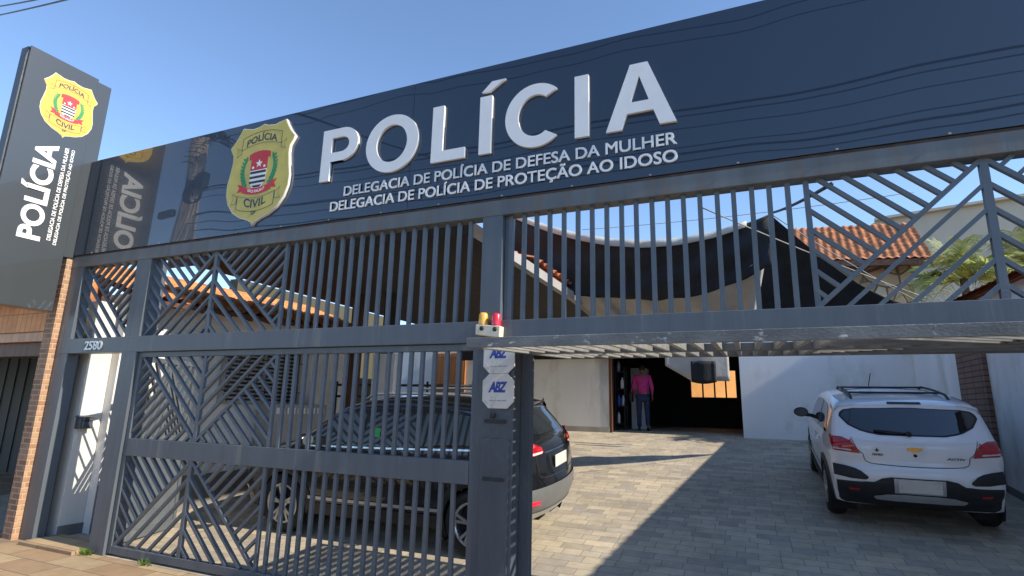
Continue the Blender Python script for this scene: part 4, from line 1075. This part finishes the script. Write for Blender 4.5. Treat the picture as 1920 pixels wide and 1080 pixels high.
# emblem: flat golden bow-tie, lock, small lettering
bt = [(-.075, -.004), (-.030, -.018), (-.028, -.024), (.028, -.024), (.032, -.018), (.075, .004), (.066, .018), (.030, .018), (.028, .024), (-.028, .024), (-.032, .018), (-.066, .018)]
pe = WC.hit(0, .925, 1, .006)
me = outline_mesh([bt], .012); place(me, Matrix.Translation(pe) @ FACE_FRONT); link('emblem', me, M['gold_emblem'], wc)
pe = WC.hit(0, .862, 1, .004); mb = MB(); mb.lathe([(0, -.006), (.017, -.006), (.018, .006), (0, .006)], 'y', tuple(pe), 18); build(mb, 'hatch_lock', M['plastic'], wc)
me = fit(text_mesh("ONIX", .004, .03), .11, .022); place(me, Matrix.Translation(WC.hit(-.41, .845, 1, .012)) @ FACE_FRONT); link('lettering', me, M['plastic'], wc)
st_ = [(.026 * (1 if i % 2 == 0 else .4) * sin(i * pi / 4), .03 * (1 if i % 2 == 0 else .4) * cos(i * pi / 4)) for i in range(8)]
me = outline_mesh([st_], .004); place(me, Matrix.Translation(WC.hit(-.36, .905, 1, .010)) @ FACE_FRONT); link('star_mark', me, M['plastic'], wc)
me = fit(text_mesh("ACTIV", .004, .03, .2), .17, .022); place(me, Matrix.Translation(WC.hit(.285, .83, 1, .012)) @ FACE_FRONT); link('lettering', me, M['plastic'], wc)
# black bumper cladding, white tusks between
cl = [(-.80, .72), (-.72, .71), (-.55, .675), (-.46, .60), (-.50, .575), (-.62, .575), (-.80, .58)]
lowp = [(-.78, .545), (-.62, .535), (-.50, .53), (-.44, .545), (-.32, .62), (-.24, .625), (.24, .625), (.32, .62), (.44, .545), (.50, .53), (.62, .535), (.78, .545), (.76, .30), (.70, .27), (-.70, .27), (-.76, .30)]
for sd in (-1, 1): WC.end(cl if sd < 0 else xy_mirror(cl), M['plastic'], 'corner_cladding', off=.012, rows=8, cols=12)
bl = WC.end(lowp, M['plastic'], 'lower_bumper', off=.012, rows=16, cols=40)
WC.end([(-.44, .40), (-.30, .435), (-.15, .445), (.15, .445), (.30, .435), (.44, .40), (.40, .365), (.28, .375), (-.28, .375), (-.40, .365)], M['silver'], 'skid_plate', off=.02, rows=6, cols=24)
WC.end([(-.235, .612), (.235, .612), (.235, .455), (-.235, .455)], M['silver'], 'plate_recess', off=.016, rows=4, cols=10)
plate(WC, 0, .535, .40, .13, M['plate'], off=.022)
for sd in (-1, 1):
    WC.end([(sd * .66, .47), (sd * .56, .47), (sd * .56, .445), (sd * .66, .445)], M['tail'], 'reflector', off=.016, rows=3, cols=6)
# flanks
for sd in (-1, 1):
    WC.side([(.62, 1.02), (.72, 1.03), (1.30, 1.02), (1.32, 1.36), (1.0, 1.355), (.80, 1.28)], M['glass'], 'side_window', sd)
    WC.side([(1.38, 1.01), (2.42, .985), (2.50, 1.03), (2.20, 1.27), (2.02, 1.355), (1.38, 1.365)], M['glass'], 'side_window', sd)
    WC.side([(1.0, .36), (2.94, .36), (2.94, .22), (1.0, .22)], M['plastic'], 'sill_cladding', sd, off=.014)
    WC.side([(1.1, .50), (2.8, .50), (2.8, .45), (1.1, .45)], M['silver'], 'door_moulding', sd, off=.012)
    WC.sline([(1.33, 1.0), (1.33, .6), (1.30, .38)], .008, M['dark'], 'door_gap', sd)
    WC.sline([(.80, 1.0), (.95, .75), (1.12, .60), (1.15, .38)], .008, M['dark'], 'door_gap', sd)
    WC.sline([(2.52, 1.0), (2.50, .7), (2.40, .38)], .008, M['dark'], 'door_gap', sd)
    WC.sline([(.35, .80), (1.2, .84), (2.4, .82)], .012, M['white_paint'], 'flank_crease', sd, off=.006)
    for yy in (1.22, 2.3 - .9): pass
    for yy, zz in ((1.06, .88), (2.02 - .5, .88)):
        mb = MB(); x_ = WC.w(yy, zz) + .022; mb.tube([(sd * (x_ - .02), yy - .09, zz), (sd * x_, yy - .07, zz), (sd * x_, yy + .07, zz), (sd * (x_ - .02), yy + .09, zz)], .012, 8); build(mb, 'door_handle', M['white_paint'], wc)
    for ya in (.75, 3.22): WC.flare(ya, .315, sd, M['plastic']); WC.wheel(ya, .315, sd, .20)
    mirror_unit(WC, 2.42, 1.03, sd, M['plastic'])
    roof_rail(WC, sd, .62, 2.05, lambda y: 1.40 + .045 * (1 - ((y - 1.5) / 1.1) ** 2), M['plastic'], .50)
for y0 in (.98,):
    mb = MB(); mb.bar((-.50, y0, 1.492), (.50, y0, 1.492), .045, .022, (0, 1, 0)); build(mb, 'roof_bar', M['plastic'], wc, .004)
mb = MB(); mb.bar((-.50, 1.75, 1.505), (.50, 1.75, 1.505), .045, .022, (0, 1, 0)); build(mb, 'roof_bar', M['plastic'], wc, .004)
mb = MB(); mb.tube([(-.12, 1.9, 1.48), (-.12, 1.86, 1.53), (-.11, 1.70, 1.70)], .006, 6); build(mb, 'antenna', M['plastic'], wc)
WC.end([(-.58, 1.05), (.58, 1.05), (.54, 1.36), (-.54, 1.36)], M['glass'], 'windscreen', d=-1)
for sd in (-1, 1): WC.end([(sd * .78, .82), (sd * .45, .76), (sd * .42, .66), (sd * .76, .68)], M['tail_clear'], 'headlight', d=-1, off=.008)
WC.end([(-.40, .60), (.40, .60), (.36, .42), (-.36, .42)], M['plastic'], 'grille', d=-1, off=.008)

# black SUV -------------------------------------------------------------------
bm_ = Matrix.Translation((-1.985, 6.33, .128)) @ Matrix.Rotation(radians(5.2), 4, 'X') @ Matrix.Rotation(radians(90), 4, 'Z')
bc_ = thing('suv_car', 'black sport utility car parked sideways behind the closed gate', 'car', mw=bm_)
prof = [(.20, .33), (.06, .44), (.005, .58), (.0, .70), (.035, .82), (.055, .95), (.075, 1.08), (.11, 1.17), (.16, 1.22), (.29, 1.35), (.41, 1.475), (.40, 1.515), (.42, 1.54), (.56, 1.565), (.9, 1.60), (1.5, 1.632), (2.0, 1.625), (2.35, 1.58), (2.62, 1.49), (3.0, 1.26), (3.28, 1.12), (3.6, 1.07), (3.95, .98), (4.17, .84), (4.25, .68), (4.27, .50), (4.20, .34), (4.05, .25)]
BC = Car(bc_, 1.79, 4.27, prof, .22, [(.72, .345), (3.32, .345)], .345, M['black_paint'], .98, .25, (.13, .18))
BC.end([(-.34, 1.21), (.34, 1.21), (.56, 1.24), (.645, 1.31), (.62, 1.41), (.50, 1.455), (-.50, 1.455), (-.62, 1.41), (-.645, 1.31), (-.56, 1.24)], M['glass'], 'rear_window', off=.006, rows=14, cols=20)
tl = [(-.80, 1.20), (-.815, 1.13), (-.81, 1.04), (-.62, 1.025), (-.42, 1.035), (-.46, 1.10), (-.60, 1.15), (-.70, 1.185)]
for sd in (-1, 1):
    o = BC.end(tl if sd < 0 else xy_mirror(tl), M['tail'], 'tail_light', off=.010, cols=12)
    c_ = [(-.80, 1.065), (-.45, 1.055), (-.47, 1.035), (-.80, 1.035)]
    BC.end(c_ if sd < 0 else xy_mirror(c_), M['tail_clear'], 'clear_strip', off=.0125, rows=3, cols=8, parent=o)
    BC.side([(.22, 1.19), (.34, 1.175), (.44, 1.10), (.38, 1.035), (.22, 1.035)], M['tail'], 'tail_light', sd, off=.010)
    r_ = [(-.80, .60), (-.58, .59), (-.58, .54), (-.80, .54)]
    BC.end(r_ if sd < 0 else xy_mirror(r_), M['redlens'], 'reflector', off=.018, rows=3, cols=6)
BC.end([(-.80, .70), (-.4, .66), (.4, .66), (.80, .70), (.80, .38), (.6, .35), (-.6, .35), (-.80, .38)], M['grey_bumper'], 'lower_bumper', off=.012, rows=10, cols=36)
BC.end([(-.62, .46), (.62, .46), (.55, .375), (-.55, .375)], M['silver'], 'skid_plate', off=.018, rows=4, cols=20)
BC.end([(-.42, 1.045), (.42, 1.045), (.42, 1.025), (-.42, 1.025)], M['chrome'], 'chrome_strip', off=.012, rows=3, cols=20)
plate(BC, 0, .915, .40, .13, M['plate'], off=.014)
BC.line([(-.62, 1.18), (-.58, .92), (-.52, .80), (0, .78), (.52, .80), (.58, .92), (.62, 1.18)], .008, M['dark'], 'hatch_gap', off=.002)
for sd in (-1, 1):
    BC.side([(.36, 1.17), (.66, 1.14), (.66, 1.40), (.52, 1.37)], M['house_glass'], 'side_window', sd)
    BC.side([(.72, 1.115), (1.62, 1.085), (1.62, 1.50), (1.1, 1.50), (.74, 1.42)], M['house_glass'], 'side_window', sd)
    BC.side([(1.70, 1.085), (2.80, 1.055), (2.95, 1.09), (2.58, 1.38), (2.32, 1.485), (1.70, 1.50)], M['house_glass'], 'side_window', sd)
    BC.sline([(.30, 1.10), (.9, 1.09), (1.9, 1.065), (2.95, 1.05)], .018, M['chrome'], 'window_trim', sd, off=.008)
    BC.sline([(.45, 1.41), (.75, 1.47), (1.3, 1.53), (2.0, 1.53), (2.4, 1.47)], .012, M['chrome'], 'window_trim', sd, off=.008)
    BC.side([(1.07, .40), (2.97, .40), (2.97, .26), (1.07, .26)], M['plastic'], 'sill_cladding', sd, off=.014)
    BC.side([(1.12, .47), (2.92, .47), (2.92, .435), (1.12, .435)], M['silver'], 'door_moulding', sd, off=.014)
    for pts in ([(1.66, 1.08), (1.66, .7), (1.62, .42)], [(.74, 1.10), (.90, .85), (1.20, .72), (1.26, .42)], [(2.86, 1.05), (2.90, .75), (2.80, .42)]): BC.sline(pts, .008, M['dark'], 'door_gap', sd)
    for yy, zz in ((1.40 - .55, .98), (1.80, .97)):
        mb = MB(); x_ = BC.w(yy, zz) + .024; mb.tube([(sd * (x_ - .02), yy - .1, zz), (sd * x_, yy - .08, zz), (sd * x_, yy + .08, zz), (sd * (x_ - .02), yy + .1, zz)], .013, 8); build(mb, 'door_handle', M['chrome'], bc_)
    for ya in (.72, 3.32): BC.flare(ya, .345, sd, M['plastic']); BC.wheel(ya, .345, sd, .232)
    mirror_unit(BC, 2.85, 1.10, sd, M['black_paint'])
    roof_rail(BC, sd, .75, 2.35, lambda y: 1.545 + .05 * (1 - ((y - 1.6) / 1.2) ** 2), M['silver'], .56)
BC.end([(-.62, 1.15), (.62, 1.15), (.55, 1.48), (-.55, 1.48)], M['glass'], 'windscreen', d=-1)
for sd in (-1, 1): BC.end([(sd * .80, .93), (sd * .48, .86), (sd * .46, .76), (sd * .78, .80)], M['tail_clear'], 'headlight', d=-1, off=.008)
BC.end([(-.44, .84), (.44, .84), (.38, .56), (-.38, .56)], M['plastic'], 'grille', d=-1, off=.008)
# green reflection painted as a patch on the black car's glass
BC.side([(1.92, 1.28), (2.04, 1.28), (2.04, 1.18), (1.92, 1.18)], M['green_print'], 'glass_reflection', -1, off=.008, rows=3, cols=3)

# ------------------------------------------------------------------ person
def skin(name, verts, edges, radii, m, parent, root=0, sub=2):
    me = bpy.data.meshes.new(name); me.from_pydata(verts, edges, []); me.update()
    o = bpy.data.objects.new('tmp', me); COL.objects.link(o)
    md = o.modifiers.new('skin', 'SKIN'); md.use_smooth_shade = True
    sv = me.skin_vertices[0].data
    for i, r in enumerate(radii):
        sv[i].radius = r if isinstance(r, tuple) else (r, r); sv[i].use_root = (i == root)
    s = o.modifiers.new('sub', 'SUBSURF'); s.levels = sub; s.render_levels = sub
    dg = bpy.context.evaluated_depsgraph_get(); dg.update()
    out = bpy.data.meshes.new_from_object(o.evaluated_get(dg)); bpy.data.objects.remove(o); out.name = name
    for p in out.polygons: p.use_smooth = True
    return link(name, out, m, parent)
pr = thing('person', 'person in pink shirt and dark blue jeans walking into the dark garage', 'person', mw=Matrix.Translation((-2.56, 14.95, 1.057)) @ Matrix.Rotation(radians(12), 4, 'Z'))
# facing +y (away from the street), mid-stride
V = [(0, 0, .93), (0, .01, 1.08), (0, .02, 1.25), (0, .03, 1.40), (0, .05, 1.49), (0, .075, 1.57), (0, .085, 1.655),          # pelvis..crown 0-6
     (-.10, 0, .87), (-.10, .06, .48), (-.105, .03, .09), (-.11, .15, .035),                                                  # left leg forward 7-10
     (.10, 0, .87), (.10, -.03, .48), (.11, -.16, .11), (.115, -.06, .035),                                                   # right leg 11-14
     (-.175, .03, 1.39), (-.235, .01, 1.12), (-.20, .16, .94),                                                                # left arm 15-17
     (.175, .03, 1.39), (.235, -.01, 1.12), (.25, .06, .89)]                                                                  # right arm 18-20
Ed = [(0, 1), (1, 2), (2, 3), (3, 4), (4, 5), (5, 6), (0, 7), (7, 8), (8, 9), (9, 10), (0, 11), (11, 12), (12, 13), (13, 14), (3, 15), (15, 16), (16, 17), (3, 18), (18, 19), (19, 20)]
Rd = [(.15, .105), (.125, .09), (.15, .105), (.13, .09), .052, (.070, .085), (.062, .075), .085, .055, .038, .03, .085, .055, .038, .03, .055, .040, .026, .055, .040, .026]
body = skin('body', V, Ed, Rd, M['skin'], pr)
# hands with five fingers each
def hand(p, d, side, name):
    p = Vector(p); d = Vector(d).normalized(); a = Vector((side, 0, 0)); a = (a - d * a.dot(d)).normalized(); b = d.cross(a)
    vs = [tuple(p - d * .02), tuple(p + d * .045)]; es = [(0, 1)]; rs = [.022, (.026, .016)]
    for k, ln in enumerate((.066, .078, .072, .056)):
        o = (k - 1.5) * .019; i = len(vs)
        vs += [tuple(p + d * .085 + b * o), tuple(p + d * (.085 + ln * .55) + b * o + a * .012 * -1), tuple(p + d * (.085 + ln * .9) + b * o - a * .034)]
        es += [(1, i), (i, i + 1), (i + 1, i + 2)]; rs += [.0095, .0085, .0075]
    i = len(vs); vs += [tuple(p + d * .03 + b * -.035 - a * .01), tuple(p + d * .065 + b * -.05 - a * .02)]; es += [(0, i), (i, i + 1)]; rs += [.011, .009]
    skin(name, vs, es, rs, M['skin'], pr, 0, 1)
hand(V[17], (.03, .10, -.12), -1, 'hand'); hand(V[20], (.01, .06, -.16), 1, 'hand')
sv_ = [(0, 0, .90), (0, .01, 1.08), (0, .02, 1.25), (0, .03, 1.41), (0, .045, 1.465), (-.175, .03, 1.39), (-.24, .01, 1.14), (-.212, .12, .985), (.175, .03, 1.39), (.24, -.01, 1.14), (.25, .03, .96)]
skin('shirt', sv_, [(0, 1), (1, 2), (2, 3), (3, 4), (3, 5), (5, 6), (6, 7), (3, 8), (8, 9), (9, 10)], [(.175, .125), (.16, .115), (.175, .125), (.145, .10), (.07, .06), .072, .056, .042, .072, .056, .042], M['pink'], pr)
skin('trousers', [(0, 0, .90), (-.10, 0, .85), (-.10, .06, .48), (-.105, .02, .08), (.10, 0, .85), (.10, -.03, .48), (.11, -.15, .11)], [(0, 1), (1, 2), (2, 3), (0, 4), (4, 5), (5, 6)], [(.165, .12), .098, .07, .06, .098, .07, .06], M['jeans'], pr)
for x, y, z, t in ((-.108, .07, .04, 0), (.113, -.12, .06, -.35)):
    mb = MB(); P = []
    for i in range(9):
        f = i / 8; yy = -.10 + .27 * f; ww = .036 + .014 * sin(pi * min(1, f * 1.15)); hh = .075 - .045 * f
        P.append([(x + ww * cos(a), y + yy, z - .04 + max(0, hh * sin(a)) - t * (f - .3) * .12) for a in [pi * k / 8 for k in range(9)]] + [(x - ww, y + yy, z - .04 - t * (f - .3) * .12), (x + ww, y + yy, z - .04 - t * (f - .3) * .12)])
    mb.grid(P, True); build(mb, 'shoe', M['shoe'], pr)
mb = MB(); P = []
for i in range(13):
    th = pi * .64 * i / 12; P.append([(.083 * sin(th) * cos(a), .078 + .100 * sin(th) * sin(a) - .012 * (1 - cos(th)), 1.625 + .115 * cos(th)) for a in [2 * pi * k / 22 for k in range(23)]])
P2 = [[p for p in r] for r in P]
mb.grid(P2, True); build(mb, 'hair', M['hair'], pr)
mb = MB()
for sd in (-1, 1): mb.lathe([(0, sd * .072), (.026, sd * .074), (.028, sd * .083), (.012, sd * .086), (0, sd * .082)], 'x', (0, .085, 1.595), 12)
build(mb, 'ears', M['skin'], pr)
mb = MB(); mb.tube([(0, .150, 1.615), (0, .178, 1.585), (0, .158, 1.575)], .012, 8); build(mb, 'nose', M['skin'], pr)
mb = MB()
for sd in (-1, 1): mb.lathe([(0, .155), (.011, .153), (.012, .147), (0, .145)], 'y', (sd * .028, 0, 1.622), 10)
build(mb, 'eyes', M['white_print'], pr)
mb = MB(); mb.tube([(-.022, .152, 1.545), (0, .158, 1.543), (.022, .152, 1.545)], .005, 6); build(mb, 'mouth', M['skin'], pr)
bg = thing('shoulder_bag', 'small dark bag hanging at the side of the person in pink', 'bag', (-2.87, 15.0, 1.95))
mb = MB(); mb.prism([(-.03, -.16), (.03, -.16), (.045, .0), (.03, .10), (-.03, .10), (-.045, 0)], 'y', -.12, .12); build(mb, 'pouch', M['shoe'], bg, .015)
mb = MB(); mb.tube([(0, -.11, .09), (.03, -.06, .34), (.03, .04, .36), (0, .11, .09)], .008, 6); build(mb, 'strap', M['shoe'], bg)

# ------------------------------------------------------------------ plants
def frond(mb, base, az, el, ln, droop, n=26, lw=.013):
    base = Vector(base); h = Vector((cos(az), sin(az), 0)); pts = []
    for i in range(n + 1):
        t = i / n; pts.append(base + h * (ln * t * cos(el) * (1 - .15 * t)) + Vector((0, 0, ln * (t * sin(el) - droop * t * t))))
    mb.tube(pts, .012, 5, .003)
    for i in range(2, n + 1):
        t = i / n; p = pts[i]; d = (pts[i] - pts[i - 1]).normalized(); sdv = d.cross(Vector((0, 0, 1))).normalized()
        ll = ln * .34 * (1 - .55 * abs(t - .35)) * (.8 + .4 * random.random())
        for sg_ in (-1, 1):
            v = (sdv * sg_ * .9 + d * .7 + Vector((0, 0, .1 + .3 * random.random()))).normalized(); q = p + v * ll * .55; e = p + v * ll + Vector((0, 0, -.35 * ll))
            c = d * lw
            mb.add([p - c * .4, p + c * .4, q + c * .5, e, q - c * .5], [(0, 1, 2, 3, 4)])
def palm(x, y, zb, zt, nf, ln, label, group=None):
    t = thing('palm_tree', label, 'palm', (x, y, zb), group)
    mb = MB(); mb.tube([(0, 0, 0), (.05, .02, (zt - zb) * .5), (0, .05, zt - zb)], .11, 10, .07); build(mb, 'trunk', M['trunk'], t)
    mb = MB()
    for i in range(nf):
        frond(mb, (0, .05, zt - zb), 2 * pi * i / nf + random.random() * .4, radians(random.uniform(5, 80)), ln * random.uniform(.8, 1.15), random.uniform(.25, .75))
    build(mb, 'crown', M['leaf'], t, 0, False)
palm(4.35, 14.0, -.02, 4.45, 44, 1.4, 'yellow green palm fronds left of centre beyond the right wall', 'palms beyond the right wall')
palm(5.75, 14.6, -.02, 4.75, 40, 1.3, 'golden palm fronds farther right above the tiled wall cap', 'palms beyond the right wall')
def tuft(x, y, k, label):
    mb = MB()
    for i in range(k):
        a = random.random() * 2 * pi; r = random.random() * .07; h = random.uniform(.03, .08); px, py = x + r * cos(a) * 1.6, y + r * sin(a) * .5
        dx, dy = random.uniform(-.04, .04), random.uniform(-.05, .02)
        mb.add([(px - .006, py, 0), (px + .006, py, 0), (px + dx * .6 + .004, py + dy * .6, h * .8), (px + dx, py + dy, h)], [(0, 1, 2, 3)])
    o = build(shift(mb, (x, y, 0)), 'weed_tuft', M['grass'], None, 0, False); o.location = (x, y, 0)
    tag(o, label, 'weed', 'weeds along the foot of the gate')
tuft(-6.45, 3.95, 70, 'bright green weeds at the foot of the grey door post')
tuft(-5.55, 3.97, 26, 'tiny weed tuft under the chevrons of the closed gate')

# ------------------------------------------------------------------ street side: pole, cables, far houses (seen in the glossy signs)
up = thing('utility_pole', 'weathered brown utility pole mirrored in the glossy sign', 'utility pole', (-11.25, 0.1, 0))
mb = MB(); mb.tube([(0, 0, 0), (0, 0, 4), (0, 0, 9.3)], .20, 14, .15); build(mb, 'pole', M['pole'], up)
mb = MB(); mb.box(-.9, .9, -.24, -.14, 8.4, 8.52); build(mb, 'crossarm', M['pole'], up, .01)
mb = MB()
for x in (-.8, -.3, .3, .8): mb.lathe([(0, 8.52), (.04, 8.52), (.06, 8.57), (.03, 8.60), (.055, 8.64), (.03, 8.70), (0, 8.71)], 'z', (x, -.19, 0), 12)
build(mb, 'insulators', M['grey_wall'], up)
mb = MB(); mb.box(.19, .42, -.12, .12, 6.2, 6.6); build(mb, 'junction_box', M['plastic'], up, .02)
mb = MB(); mb.box(-.95, -.42, -.07, .07, 5.62, 5.80); build(mb, 'splice_case', M['plastic'], up, .04)
mb = MB()
for k in range(5): mb.tube([(.36 + (.22 + .012 * k) * cos(a), .18 + .02 * k, 6.0 + (.22 + .012 * k) * sin(a)) for a in [2 * pi * i / 24 for i in range(25)]], .014, 5)
for k in range(7): mb.tube([(.12 + .03 * k, .17, 5.9 + .1 * (k % 3)), (.1, .25, 6.1 + .05 * k), (.5, .2, 6.6 - .06 * k)], .013, 5)
build(mb, 'cable_coil', M['cable'], up)
mb = MB()
for i in range(12): frond(mb, (.55, .1, 7.3), random.uniform(-1.2, 1.6), radians(random.uniform(-30, 70)), random.uniform(.5, .9), random.uniform(.3, .8), 9, .04)
o = build(shift(mb, (.55, .1, 7.0)), 'climbing_plant', M['leaf_dark'], None, 0, False); o.location = (-11.25 + .55, .2, 7.0); tag(o, 'dark leafy climber hanging from the utility pole', 'plant')
zz = [6.32, 6.22, 6.02, 5.72, 5.66, 5.44, 5.32, 5.08, 4.98, 7.55, 7.75]
for i, z in enumerate(zz):
    y = .05 + .07 * (i % 3); r = (.019, .011, .008, .018, .009, .010, .014, .010, .009, .008, .009)[i]
    pts = sagline((-11.2, y, z - .1), (22, y, z + .12), .28 + .05 * (i % 4), 40)
    if i in (3, 4): pts = [p + Vector((0, 0, -.12 if 4.2 < p.x < 6.5 else 0)) for p in pts]
    mb = MB(); mb.tube(pts, r, 6); o = build(mb, 'street_cable', M['cable'], None, 0, False)
    tag(o, 'black street cable running level along the pavement, mirrored in the sign', 'cable', 'street cables above the pavement')
def thru(a, b, t0, t1): a, b = Vector(a), Vector(b); return sagline(a + (b - a) * t0, a + (b - a) * t1, .05, 20)
rope('service_cable', 'lower thin cable crossing the upper left sky', thru((-11.25, 4, 7.92), (-7.73, 3.2, 6.47), -1.2, 2.2), .010, M['cable'], 'cable')
rope('service_cable', 'upper thin cable in the top left corner of the sky', thru((-11.32, 4, 8.11), (-9.58, 3.6, 7.35), -2, 4), .010, M['cable'], 'cable')
def street_house(x0, x1, h, m, label):
    t = thing('street_house', label, 'house', ((x0 + x1) / 2, -17, 0)); O = t.location
    mb = MB(); mb.box(x0, x1, -22, -13.2, -.01, h); build(shift(mb, O), 'wall', m, t)
    mb = MB(); tile_roof(mb, (x0 - .3, -12.9, h - .02), (x1 + .3, -12.9, h - .02), (0, -3.2, 1.1), 8, .3); build(shift(mb, O), 'roof', M['tile'], t)
    n = int((x1 - x0) / 3)
    for i in range(n):
        xa = x0 + 1 + i * (x1 - x0 - 1) / n; mb = MB(); mb.box(xa, xa + 1.4, -13.19, -13.14, 1.1, 2.3); build(shift(mb, O), 'window', M['house_glass'], t)
street_house(-40, -29, 3.0, M['beige_wall'], 'low beige house across the road, far left')
street_house(-27, -16, 3.2, M['grey_wall'], 'low grey house across the road')
street_house(-14, -3, 2.9, M['orange_wall'], 'low orange house across the road')
street_house(-1, 10, 3.1, M['beige_wall'], 'low beige house directly across the road')
street_house(12, 24, 3.0, M['grey_wall'], 'low grey house across the road, far right')

for o in S.objects:
    if o.parent is not None and o.parent.type == 'EMPTY' and 'label' in o and 'category' in o: del o['category']
